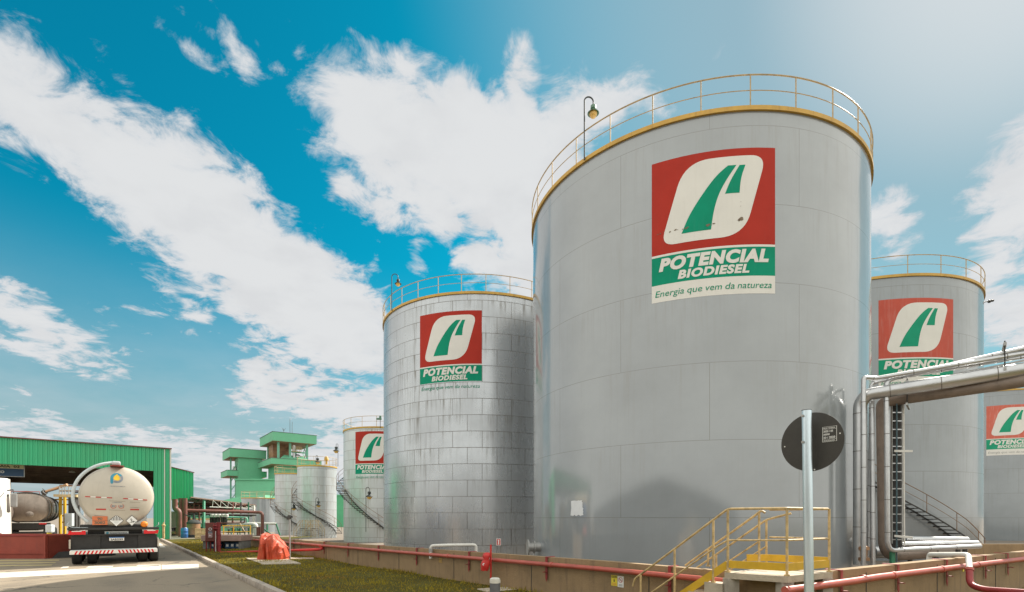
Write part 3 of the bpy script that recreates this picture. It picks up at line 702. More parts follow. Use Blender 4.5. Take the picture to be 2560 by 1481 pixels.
def logo(tk, c, R, pxL, pxR, ytopL, yredL, kind='', width=None, white_band=True, peel=False):
    """company sign painted on the shell: coordinates are fractions of the panel, top left = (0, 0)"""
    phL, YL = cyl_hit(pxL, c, R)
    zt = CAMH+(HY-ytopL)/F*YL; zr = CAMH+(HY-yredL)/F*YL; Ht = (zt-zr)/0.664
    Wd = width if width else (cyl_hit(pxR, c, R)[0]-phL) % math.tau*R
    def wrap(geo, off, name, m, parent):
        V, Fs = geo; b = MB(); b.add([cylpt(c, R+off, phL+x/R, zt+y) for x, y in V], Fs); o = b.build(name, m, parent, world=True)
        return o
    P = lambda pts: [(a*Wd, -b_*Ht) for a, b_ in pts]
    sgn = wrap(shape2d(P([(0, 0), (1, 0), (1, .664), (0, .664)])), .004, 'logo_sign', 'logo_red'+kind, tk)
    wrap(shape2d(P([(0, .664), (1, .664), (1, .679), (0, .679)])), .005, 'white_stripe', 'logo_white'+kind, sgn)
    wrap(shape2d(P([(0, .679), (1, .679), (1, .878), (0, .878)])), .004, 'green_band', 'logo_green'+kind, sgn)
    if white_band: wrap(shape2d(P([(0, .878), (1, .878), (1, 1), (0, 1)])), .004, 'white_band', 'logo_white'+kind, sgn)
    sq = [(0.268, 0.052), (0.925, 0.052), (0.742, 0.606), (0.072, 0.606)]
    sq = rounded([(a, b_*Ht/Wd) for a, b_ in sq], (0.20, 0.13, 0.20, 0.13)); sq = [(a*Wd, -b_*Wd) for a, b_ in sq]
    wrap(shape2d(sq), .008, 'emblem_field', 'logo_white'+kind, sgn)
    L = smooth_curve([(.246, .543), (.306, .43), (.383, .327), (.478, .22), (.545, .160), (.614, .114)])
    Rr = smooth_curve([(.681, .114), (.603, .21), (.54, .31), (.502, .42), (.48, .543)])
    wrap(shape2d(P(L+Rr)), .012, 'emblem_stroke', 'logo_green'+kind, sgn)
    L = smooth_curve([(.591, .306), (.615, .255), (.646, .20), (.706, .116)]); Rr = smooth_curve([(.753, .116), (.727, .18), (.713, .238), (.706, .306)])
    wrap(shape2d(P(L+Rr)), .012, 'emblem_stroke', 'logo_green'+kind, sgn)
    for body, x0, x1, yt, yb, bd, sh, m_ in (('POTENCIAL', .06, .945, .694, .786, .058, .20, 'logo_white'), ('BIODIESEL', .215, .785, .797, .858, .05, .20, 'logo_white'), ('Energia', .03, .266, .920, .963, .0, .18, 'logo_green'),
            ('que', .292, .411, .920, .963, .0, .18, 'logo_green'), ('vem', .437, .566, .920, .963, .0, .18, 'logo_green'), ('da', .593, .667, .920, .963, .0, .18, 'logo_green'), ('natureza', .69, .97, .920, .963, .0, .18, 'logo_green')):
        g = word(body, x0, x1, yt, yb, Wd, Ht, bd, sh); m2 = m_+kind
        if kind == '_pale' and m_ == 'logo_green': m2 = 'steel_grey'
        wrap(g, .013, 'lettering', m2, sgn)
    if peel:
        rr = random.Random(4)
        spots = [(0.0+rr.random()*.32, .515-rr.uniform(0, .012)-0.0*k, rr.uniform(.004, .010)) for k in range(16)]+[(.50, .505, .013), (.455, .51, .018), (.715, .49, .022), (.72, .478, .012), (.70, .495, .012), (.715, .40, .004), (.716, .37, .003), (.36, .873, .006)]
        for a, q, rd in spots:
            m_ = 7; poly = [(a*Wd+math.cos(t)*rd*Wd*rr.uniform(.5, 1.3), -(q*Ht)+math.sin(t)*rd*Wd*rr.uniform(.3, .8)) for t in np.linspace(0, math.tau, m_, endpoint=False)]
            b = MB(); b.add([cylpt(c, R+.016, phL+x/R, zt+y) for x, y in poly], [tuple(range(m_))]); b.build('peeled_spot', 'peeled_paint', sgn, world=True)
    return sgn

ZT = 13.5+CAMH
C1, C2, C4, C5 = (8.19, 24.01), (-2.27, 37.56), (22.98, 35.96), (55.0, 60.5)
R1, R2, R4, R5 = 7.19, 7.01, 7.66, 7.2
t1 = tank('huge smooth grey painted tank with the biggest company sign, nearest to the viewer', C1, R1, ZT, 'grey_paint', 29, 1874.6, 0.95)
logo(t1, C1, R1, 1629.5, 1937.6, 412.5, 350+995*.2948, peel=True)
phi, Yp = cyl_hit(1442, C1, R1)
b = MB(); z0 = CAMH+(HY-1289)/F*Yp; z1 = CAMH+(HY-1252)/F*Yp; wd = 45/F*Yp
rr = random.Random(9); pol = []
for k in range(10): pol.append((-wd/2+wd*k/9, z0+rr.uniform(-.03, .03)))
for k in range(10): pol.append((wd/2-rr.uniform(.0, .05)*(k % 2)-(.04 if k > 4 else 0), z0+(z1-z0)*(k+.5)/10))
for k in range(10): pol.append((wd/2-.05-(wd-.08)*k/9, z1+rr.uniform(-.012, .012)))
pol.append((-wd/2+.04, (z0+z1)/2))
V, Fs = shape2d(pol, .1); b.add([cylpt(C1, R1+.006, phi+x/R1, y) for x, y in V], Fs); b.build('paint_patch', 'pale_patch', t1, world=True)
# nozzle with flange on the shell's left side
b = MB(); q = at(1330, 1368, 22.2); ax = Vector((-1, -0.15, 0)).normalized()
b.tube([q+ax*-0.5, q+ax*0.16], 0.20, 20); b.tube([q+ax*0.16, q+ax*0.21], 0.34, 24); b.tube([q+ax*-0.12, q+ax*-0.07], 0.28, 24)
b.build('nozzle', 'steel_grey', t1, smooth=True, world=True)

t2 = tank('tall metal clad tank with streaked plates, left of the huge grey tank', C2, R2, ZT, 'clad_metal', 30, 1154, 0.02)
logo(t2, C2, R2, 1050.1, 1204.7, 791, 920.7, white_band=False)
C3, R3 = (-13.57, 54.2), 4.2; Z3 = CAMH+(HY-1074)/F*51.0
t3 = tank('white plated tank with company sign half hidden behind the metal clad tank', C3, R3, Z3, 'clad_white', 18, 906, 0.3)
logo(t3, C3, R3, 888.6, 0, 1080.5, 1160.2, width=3.75, white_band=False)
D = math.radians
stairway(t3, C3, R3, [(D(-226), 7.4), (D(-154), 4.5), (D(-143), 4.5), (D(-76), 0.6)])
C6, R6 = (-23.8, 62.0), 2.25; Z6 = CAMH+(HY-1166)/F*60.0
t6 = tank('small white plated tank with yellow rim, left of the half hidden sign tank', C6, R6, Z6, 'clad_white', 12, 811, 0.3)
stairway(t6, C6, R6, [(D(-222), 6.3), (D(-150), 3.5), (D(-134), 3.5), (D(12), -0.3)], w=.62)
C7, R7 = (-31.4, 72.5), 2.25; Z7 = CAMH+(HY-1185)/F*70.4
t7 = tank('slim white tank with yellow railing, further back beside the small plated tank', C7, R7, Z7, 'clad_white', 12, 706, 0.1)
stairway(t7, C7, R7, [(D(-215), 6.1), (D(-150), 3.3), (D(-135), 3.3), (D(-35), 0.2)], w=.62)
C8, R8 = (-43.6, 88.0), 2.95; Z8 = CAMH+(HY-1246)/F*85.0
t8 = tank('farthest low beige tank with brown top ring beside the canopy', C8, R8, Z8, 'grey_paint', 16, 625, 0.1)
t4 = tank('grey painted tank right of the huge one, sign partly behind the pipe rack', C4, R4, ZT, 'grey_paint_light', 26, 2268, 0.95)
logo(t4, C4, R4, 2196.3, 2382.8, 751.7, 898.2, kind='_faded')
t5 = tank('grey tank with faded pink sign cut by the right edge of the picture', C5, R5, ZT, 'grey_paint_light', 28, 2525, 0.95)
logo(t5, C5, R5, 2465.8, 0, 1016.7, 1098.6, kind='_pale', width=4.1)
def t4pt(x, y, off=0.4):
    ph, Y = cyl_hit(x, C4, R4+off); return ph, CAMH+(HY-y)/F*Y
pa = t4pt(2187, 1209); pb = t4pt(2255.6, 1254); pc = t4pt(2398, 1343); pd = t4pt(2440, 1388)
stairway(t4, C4, R4, [(pa[0]-(pb[0]-pa[0])*1.3, pa[1]+(pa[1]-pb[1])*1.3), pa, pb, pc, pd], w=.8)
# side outlet high on the right-hand grey tank
b = MB(); q = at(2458, 756, 31.5); b.tube([q, q+Vector((.62, 0, .10))], 0.03, 8); b.tube([q+Vector((.34, 0, .04)), q+Vector((.42, 0, .05))], .09, 10); b.tube([q+Vector((.5, 0, .09)), q+Vector((.62, 0, .1))], .07, 10)
b.build('vent_outlet', 'steel_dark', t4, smooth=True, world=True)

# ------------------------------------------------------------------ gooseneck lamps
def gooseneck(label, p, h, spread=0.42, rz=0.0, green=False, ht=0.45):
    r = root('gooseneck_lamp', tuple(p), label, 'lamp', rz, 'gooseneck lamps around the tanks')
    pts = [(0, 0, 0), (0, 0, h-spread/2)]+[(spread/2-spread/2*math.cos(t), 0, h-spread/2+spread/2*math.sin(t)) for t in np.linspace(0.2, math.pi, 10)]+[(spread, 0, h-spread*0.5-ht*0.3)]
    MB().tube(pts, 0.026, 8).build('pole', 'lamp_black', r, smooth=True)
    zt = h-spread*0.5-ht*0.3; k = ht/0.45
    MB().lathe([(0.03*k, 0.02), (0.085*k, 0.0), (0.095*k, -0.10*k), (0.055*k, -0.12*k), (0.06*k, -.15*k), (.20*k, -.26*k), (.19*k, -.27*k), (.05*k, -.17*k)], (spread, 0, zt), 16).build('lamp_shade', 'lamp_green' if green else 'lamp_black', r, smooth=True)
    MB().lathe([(0.05*k, -.16*k), (.13*k, -.22*k), (.135*k, -.30*k), (.09*k, -.38*k), (0.0, -.41*k)], (spread, 0, zt), 14).build('lamp_globe', 'lamp_glass', r, smooth=True)
    return r
ph, Y = cyl_hit(1461, C1, R1+.12); zt = CAMH+(HY-242)/F*Y
gooseneck('gooseneck lamp with amber globe on the rim of the huge grey tank', cylpt(C1, R1+.12, ph, ZT), zt-ZT, 0.34, 0.1, True, 0.5)
ph, Y = cyl_hit(979.5, C2, R2+.12); zt = CAMH+(HY-685)/F*Y
gooseneck('gooseneck lamp on the rim of the metal clad tank', cylpt(C2, R2+.12, ph, ZT), zt-ZT, 0.40, 0.1, False, 0.5)
gooseneck('gooseneck lamp standing before the half hidden sign tank', at(914.8, 1330, 44), 1330/1330*(1330-1218.8)/F*44, .30, 0.0, False, .75)
gooseneck('gooseneck lamp standing before the small plated tank', at(789.4, 1330, 55), (1330-1245)/F*55, .30, 0.0, False, .75)
gooseneck('gooseneck lamp standing before the slim white tank', at(728.2, 1330, 60), (1330-1254.5)/F*60, .30, 0.0, False, .75)
gooseneck('dark lamp on tall pole at the stair head of the small plated tank', at(845, 1166, 60.5), (1166-1110)/F*60.5, .22, math.pi, False, .85)
gooseneck('short lamp on the roof of the small plated tank', at(790, 1164, 60.5), (1164-1139)/F*60.5, .2, 0, False, .8)
b = MB(); q = at(816, 1162, 61.5); b.lathe([(.12, 0), (.12, .5), (.28, .5), (.25, .75), (.10, 1.0), (0, 1.02)], tuple(q), 12)
tag(b.build('roof_vent', 'curb_yellow', smooth=True), 'mushroom vent pipe on the roof of the small plated tank', 'vent')
ph, Y = cyl_hit(951, C3, R3); q = cylpt(C3, R3+.1, ph, Z3)
r = root('floodlight', tuple(q), 'green floodlight on the rim of the half hidden sign tank', 'floodlight')
MB().tube([(0, 0, 0), (0, 0, .75)], .03, 8).build('pole', 'lamp_black', r, smooth=True)
MB().bbox((-.12, 0, .85), (.5, .25, .18), .04).lathe([(.07, .9), (.12, 1.0), (.1, 1.15), (0, 1.2)], (0, 0, 0), 12).build('lamp_head', 'lamp_green', r, smooth=True)
# ------------------------------------------------------------------ concrete crossing platform with yellow stair rails
def crossing():
    Lc, Nc, Rc, Bc = Vector((2.98, 7.12, 0)), Vector((3.60, 6.62, 0)), Vector((4.55, 7.20, 0)), Vector((3.95, 7.80, 0))
    r = root('stair_platform', tuple(Nc), 'concrete crossing platform with yellow handrails at the corner of the dike walls', 'platform')
    zt = 0.885
    MB().prism([(p.x, p.y) for p in (Lc, Nc, Rc, Bc)], zt-0.085, zt).build('deck', 'concrete_top', r, world=True)
    for p, q in ((Lc+Vector((.10, .02, 0)), 0), (Nc+Vector((.02, .12, 0)), 0), (Rc+Vector((-.12, 0, 0)), 0)):
        MB().box((p.x, p.y, 0.4), (0.17, 0.13, 0.80), 0.2).build('pier', 'concrete', r, world=True)
    d = (Lc-Nc).normalized(); n = Vector((-d.y, d.x, 0)); n = n if n.x < 0 else -n
    back = Vector((0.62, 0.52, 0)).normalized()
    for k in range(4):                                   # steps falling away to the left beside the long wall
        z = zt-0.165*(k+1); a = Lc+U*(0.03+0.27*k); b_ = a+U*0.28
        w = back*0.62
        pp = [a, b_, b_+w, a+w]; MB().prism([(p.x, p.y) for p in pp], -0.02, z).build('step', 'concrete_top', r, world=True)
    # toe boards and stair stringer
    def band(name, pts, h, th=0.012):
        for a, b_ in zip(pts, pts[1:]):
            MB().bar(a, b_, th, h).build(name, 'band_yellow', r, world=True)
    up = lambda p, z: Vector((p.x, p.y, z))
    L0, N0, R0, B0 = [p+(Vector((3.75, 7.2, 0))-p).normalized()*0.05 for p in (Lc, Nc, Rc, Bc)]
    band('toe_board', [up(L0, 1.0), up(N0, 1.0), up(R0, 1.0)], 0.105)
    band('toe_board', [up(R0, 1.04), up(B0+Vector((-.0, 0, 0)), 1.04), up(B0+Vector((-.35, .0, 0)), 1.04)], 0.105)
    band('stringer', [up(L0, 1.0), up(L0, 1.0)+(U*1.0+Vector((0, 0, -0.70))).normalized()*1.75], 0.105)
    def rail(pts, rr=0.017, m='rail_worn'): return MB().tube(bend(pts, 0.05, 4), rr, 10).build('handrail', m, r, smooth=True, world=True)
    def post(p, z0, z1, rr=0.017): return MB().tube([up(p, z0), up(p, z1)], rr, 10).tube([up(p, z0), up(p, z0+.02)], .035, 10).build('rail_post', 'rail_worn', r, smooth=True, world=True)
    sl_ = lambda k, z: up(L0+U*k, z-0.70*k)               # point on the sloping rail k metres down the flight
    H = 1.775
    rail([sl_(1.66, H)+Vector((0, 0, -.10)), sl_(1.62, H), sl_(0, H), up(N0, H), up(R0, H), up(B0, H)])
    rail([sl_(1.62, H-.42), sl_(0.16, H-.42), up(L0+U*.0, H-.42-.02), up(N0, H-.42), up(R0, H-.42), up(B0, H-.42)], 0.013)
    for p, z in ((L0, zt), (N0, zt), (R0, zt)): post(p, z, H)
    for k, z0 in ((0.22, .72), (0.86, .10), (1.50, .06)): post(L0+U*k, z0, H-.70*k)
    # rail on the wall side of the flight
    F0 = Vector((3.70, 7.60, 0)); H2 = 1.72
    s2 = lambda k, z: up(F0+U*k, z-0.70*k)
    rail([s2(-.09, H2-.05)+Vector((0, 0, -.01)), s2(-.03, H2+.02), s2(.05, H2+.01), s2(1.25, H2)]); rail([s2(0, H2-.42), s2(.95, H2-.42)], 0.013)
    post(F0, .87, H2); post(F0+U*.83, .86, H2-.58)
    # rails of the inner flight that goes down inside the dike
    G0 = Vector((4.02, 8.02, 0)); s3 = lambda k, z: up(G0+U*k, z-0.70*k)
    rail([up(G0+Vector((.28, -.2, 0)), 1.72), s3(.0, 1.62), s3(1.5, 1.62)]); rail([s3(0, 1.2), s3(1.2, 1.2)], 0.013); post(G0+U*.0, .8, 1.62); post(G0+U*.85, .2, 1.03)
crossing()

# ------------------------------------------------------------------ traffic sign seen from behind
def traffic_sign():
    c = at(2026.5, 1105, 5.2); r = root('traffic_sign', (c.x-.055, c.y-.043, 0.06), 'round traffic sign seen from its black back on a shiny galvanised pole', 'traffic sign')
    tilt = Vector((0.0, 0, 0)); top = at(2016.5, 1027, 5.13); bot = at(2022.6, 1481, 5.13); dd = (bot-top)/(top.z-bot.z); foot = top+dd*(top.z-0.0)
    MB().tube([foot, top], 0.0445, 24).build('pole', 'pole_galv', r, smooth=True, world=True)
    MB().tube([top, top+Vector((0, 0, .006))], 0.046, 24).build('pole_cap', 'steel_dark', r, smooth=True, world=True)
    n = Vv; cc = c+n*0.02; A = [cc+U*0.30*math.cos(t)+Vector((0, 0, .30*math.sin(t))) for t in np.linspace(0, math.tau, 72, endpoint=False)]
    disc = MB().hull_strip(A, [a+n*0.004 for a in A]).build('sign_disc', 'sign_black', r, world=True)
    Wx = -U                                             # rightwards on the back of the disc
    def pl(poly, off, name, m, par): 
        b = MB(); b.add([cc+Wx*x+Vector((0, 0, y))-n*off for x, y in poly], [tuple(range(len(poly)))]); return b.build(name, m, par, world=True)
    # maker's stencil box in thin light lines
    x0, x1, y0, y1, t = 0.105, 0.232, -0.015, 0.135, .0035
    b = MB()
    ln = lambda p, q: b.bar(cc+Wx*p[0]+Vector((0, 0, p[1]))-n*.002, cc+Wx*q[0]+Vector((0, 0, q[1]))-n*.002, t, .002)
    P = [(x0, y0+.0), (x1, y0+.0), (x1, y1), (x0, y1)]
    for i in range(4): ln(P[i], P[(i+1) % 4])
    ln((x0, y1-.025), (x1, y1-.025)); ln((x0, y0+.025), (x1, y0+.025))
    st = b.build('stencil_frame', 'sign_white', disc, world=True)
    for body, yy, hh, xx in (('PROD. INTERNA', .118, .011, x1-.01), ('2020 / 05', .082, .020, x1-.03), ('00000', .052, .018, x1-.06), ('20 / 2025', .020, .020, x1-.01), ('SINALIZACAO', -.008, .012, x1-.015)):
        V, Fs = text_geo(body, 1.0, .02); e = max(v[1] for v in V); w = max(v[0] for v in V)
        sx = (xx-x0-.01)/w; b = MB(); b.add([cc+Wx*(x0+.008+x*sx)+Vector((0, 0, yy+y/e*hh-.002))-n*.0035 for x, y in V], Fs); b.build('lettering', 'sign_white', disc, world=True)
    for x, y in ((-.262, -.02), (.262, .055), (.03, -.285)):
        q = cc+Wx*x+Vector((0, 0, y)); MB().tube([q-n*.005, q+n*.006], .0065, 10).build('rivet', 'sign_white', disc, smooth=True, world=True)
    for z in (1.105, .82): 
        zz = 1.65+z*.93+.0; q = top+dd*(top.z-zz); MB().tube([q-n*.062-U*-.02, q+n*.07-U*-.02], .007, 8).tube([q-n*.056+U*.02, q-n*.046+U*.02], .014, 8).build('bolt', 'steel_grey', r, smooth=True, world=True)
traffic_sign()

# ------------------------------------------------------------------ small things along the dike wall
def wall_sign(x0, x1, y0, y1, face, name, label, build):
    s = px_to_s((x0+x1)/2); p = wallA(s, 0.004, 0); z1 = CAMH+(HY-y0)/F*p.y; z0 = CAMH+(HY-y1)/F*p.y; w = abs(px_to_s(x1)-px_to_s(x0))
    r = root('warning_sign', tuple(wallA(s, .01, z0)), label, 'sign')
    def pl(poly, off, nm, m, par=None):
        b = MB(); b.add([wallA(s+(x-.5)*w, off, z0+(z1-z0)*y) for x, y in poly], [tuple(range(len(poly)))]); return b.build(nm, m, par or r, world=True)
    A = [wallA(s-w/2, .003, z0), wallA(s+w/2, .003, z0), wallA(s+w/2, .003, z1), wallA(s-w/2, .003, z1)]; n = Vector((-0.759, -0.651, 0))
    bd = MB().hull_strip(A, [a+n*.004 for a in A]).build('board', face, r, world=True)
    build(pl, bd, s, w, z0, z1)
def yel(pl, bd, s, w, z0, z1):
    pl([(.08, .76), (.92, .76), (.92, .95), (.08, .95)], .009, 'header', 'sign_black', bd)
    V, Fs = text_geo('PERIGO', 1.0, .02); e = max(v[1] for v in V); ww = max(v[0] for v in V)
    b = MB(); b.add([wallA(s+(.14+x/ww*.72-.5)*w, .011, z0+(z1-z0)*(.79+y/e*.12)) for x, y in V], Fs); b.build('lettering', 'sign_yellow', bd, world=True)
    pl([(.5, .72), (.42, .55), (.40, .42), (.5, .34), (.60, .42), (.58, .55)], .009, 'flame', 'sign_black', bd)
    for y in (.24, .15, .07): pl([(.14, y), (.86, y), (.86, y+.035), (.14, y+.035)], .009, 'text_line', 'placard_orange', bd)
def nosmoke(pl, bd, s, w, z0, z1):
    k = (z1-z0)/w; b = MB(); m = 28
    for R0, R1 in ((.30, .36),):
        for i in range(m):
            a, c = math.tau*i/m, math.tau*(i+1)/m; f = lambda q, R: wallA(s+math.cos(q)*R*w, .009, z0+(z1-z0)*.66+math.sin(q)*R*w)
            b.add([f(a, R0), f(a, R1), f(c, R1), f(c, R0)], [(0, 1, 2, 3)])
    b.build('prohibition_ring', 'sign_red', bd, world=True)
    b = MB(); q = lambda x, y, o: wallA(s+x*w, o, z0+(z1-z0)*.66+y*w)
    b.add([q(-.26, .20, .010), q(-.20, .26, .010), q(.26, -.20, .010), q(.20, -.26, .010)], [(0, 1, 2, 3)]); b.build('prohibition_bar', 'sign_red', bd, world=True)
    b = MB(); b.add([q(-.22, -.03, .0085), q(.20, -.03, .0085), q(.20, .03, .0085), q(-.22, .03, .0085)], [(0, 1, 2, 3)]); b.build('cigarette', 'sign_black', bd, world=True)
    for y in (.20, .10): pl([(.2, y), (.8, y), (.8, y+.05), (.2, y+.05)], .009, 'text_line', 'logo_slate', bd)
wall_sign(1528.7, 1543.6, 1438.7, 1465, 'sign_yellow', 'a', 'small yellow danger sign on the long dike wall, left of the white one', yel)
wall_sign(1544.6, 1559.6, 1441.0, 1468.6, 'sign_white', 'b', 'small white no smoking sign on the long dike wall', nosmoke)
def tagplate(pl, bd, s, w, z0, z1):
    for y in (.12, .40, .68): pl([(.1, y), (.9, y), (.9, y+.14), (.1, y+.14)], .009, 'text_line', 'curb_yellow', bd)
wall_sign(1097, 1107, 1394, 1408, 'concrete_wall', 'c', 'faint stencilled yellow mark on the long dike wall below the bent white pipe', tagplate)

def bollard():
    r = root('bollard', (grd(1237.5, 1481).x*0+ (1237.5-CX)/F*7.1, 7.1, 0.04), 'dark grey steel bollard with pale domed cap at the lawn edge', 'bollard')
    MB().lathe([(.072, 0), (.072, .735), (.070, .745)], n=28).build('post', 'bollard_grey', r, smooth=True)
    MB().lathe([(.0755, .70), (.0755, .735), (.070, .758), (.05, .772), (.0, .778)], n=28).build('cap', 'bollard_cap', r, smooth=True)
bollard()
p = grd(1243, 1476, .05)
tag(MB().bbox((p.x, p.y-.15, .07), (.72, .5, .06), .008, 0.5).build('concrete_pad', 'concrete_top'), 'square concrete pad in the grass at the fire point post', 'pad')
def fire_point():
    q = wallA(px_to_s(1246), .22, 0); r = root('fire_point', tuple(q), 'red fire point post with red bagged extinguisher before the long dike wall', 'fire post')
    Y = q.y; h = lambda y: CAMH+(HY-y)/F*Y
    MB().tube([q, (q.x, q.y, h(1362))], .021, 10).build('post', 'cover_red', r, smooth=True, world=True)
    a, b_ = at(1241, 1364, Y-.03), at(1252, 1347, Y-.03); w = b_.x-a.x; hh = b_.z-a.z
    s1 = MB().box(((a.x+b_.x)/2, Y-.03, (a.z+b_.z)/2), (w, .006, hh)).build('sign_board', 'sign_white', r, world=True)
    MB().box(((a.x+b_.x)/2, Y-.035, (a.z+b_.z)/2), (w-.018, .004, hh-.02)).build('sign_field', 'sign_red', s1, world=True)
    MB().box(((a.x+b_.x)/2, Y-.038, (a.z+b_.z)/2-.005), (w*.24, .004, hh*.66)).box(((a.x+b_.x)/2-.003, Y-.0395, (a.z+b_.z)/2+.04), (w*.34, .004, hh*.12)).build('extinguisher_symbol', 'sign_white', s1, world=True)
    bm = bmesh.new(); rings = [(.00, .045, .05), (.02, .10, .08), (.08, .12, .10), (.14, .075, .085), (.19, .11, .10), (.27, .13, .11), (.34, .12, .10), (.41, .10, .08)]
    rk = random.Random(5); V = []; n = 14
    for z, rx, ry in rings:
        zz = h(1381.5)-z
        for k in range(n):
            a_ = math.tau*k/n; j = 1+rk.uniform(-.10, .10); V.append((q.x-.085-z*.13+math.cos(a_)*rx*.78*j, q.y-.04+math.sin(a_)*ry*j, zz+(rk.uniform(-.02, .02) if z > .4 else 0)))
    Fs = [(i*n+k, i*n+(k+1) % n, (i+1)*n+(k+1) % n, (i+1)*n+k) for i in range(len(rings)-1) for k in range(n)]+[tuple(range(n))[::-1]]
    bm.free(); b = MB(); b.add(V, Fs); bag = b.build('extinguisher_cover', 'cover_red', r, smooth='all', world=True)
    c0 = (q.x-.14, q.y-.145, h(1399)); MB().lathe([(.028, 0), (.028, .01), (0, .01)], (c0[0]-.01, c0[1], c0[2]-.10), 12, 'Y').build('label_badge', 'sign_white', bag, world=True)
fire_point()
# bent pale pipe over the long wall
r = root('drain_pipe', tuple(at(1100, 1372, 15)), 'bent pale pipe hooking over the long dike wall', 'pipe')
w1 = px_to_s(1084); zz = wall_top(w1)
MB().tube(bend([wallA(w1, .09, zz-.24), wallA(w1, .09, zz+.10), wallA(w1+.35, -.25, zz+.12), wallA(w1+.7, -.9, zz+.12), wallA(w1+.7, -.9, zz-.6)], .09), .042, 12).build('pipe_run', 'pipe_white', r, smooth=True, world=True)
MB().tube([wallA(w1, .09, zz-.06), wallA(w1, .09, zz+.03)], .055, 12).build('coupling', 'steel_grey', r, smooth=True, world=True)
# white arched pipe with red leg over the right-hand wall
r = root('drain_pipe', tuple(sB(4.5, .2, 0)), 'white arched pipe turning into a red leg over the right-hand dike wall', 'pipe')
A = [at(2322, 1404, 10.9), at(2323, 1386.5, 10.9), at(2410, 1387, 9.6), at(2421, 1389, 9.5), at(2424, 1424, 9.1)]
MB().tube(bend(A, .12), .047, 14).build('pipe_run', 'pipe_white', r, smooth=True, world=True)
MB().tube(bend([at(2424, 1423, 9.1), at(2424, 1462, 8.95), at(2456, 1474, 8.7), at(2600, 1484, 7.9)], .16), .052, 14).build('red_leg', 'fire_red_dark', r, smooth=True, world=True)
MB().tube([at(2424, 1421, 9.1), at(2424, 1427, 9.08)], .062, 14).build('coupling', 'fire_red', r, smooth=True, world=True)
s = at(2408, 1420, 9.55); tag(MB().box(tuple(s), (.05, .012, .14), math.atan2(.514, .857)).build('tag_plate', 'sign_yellow'), 'narrow yellow tag plate on the right-hand dike wall by the red leg', 'sign')

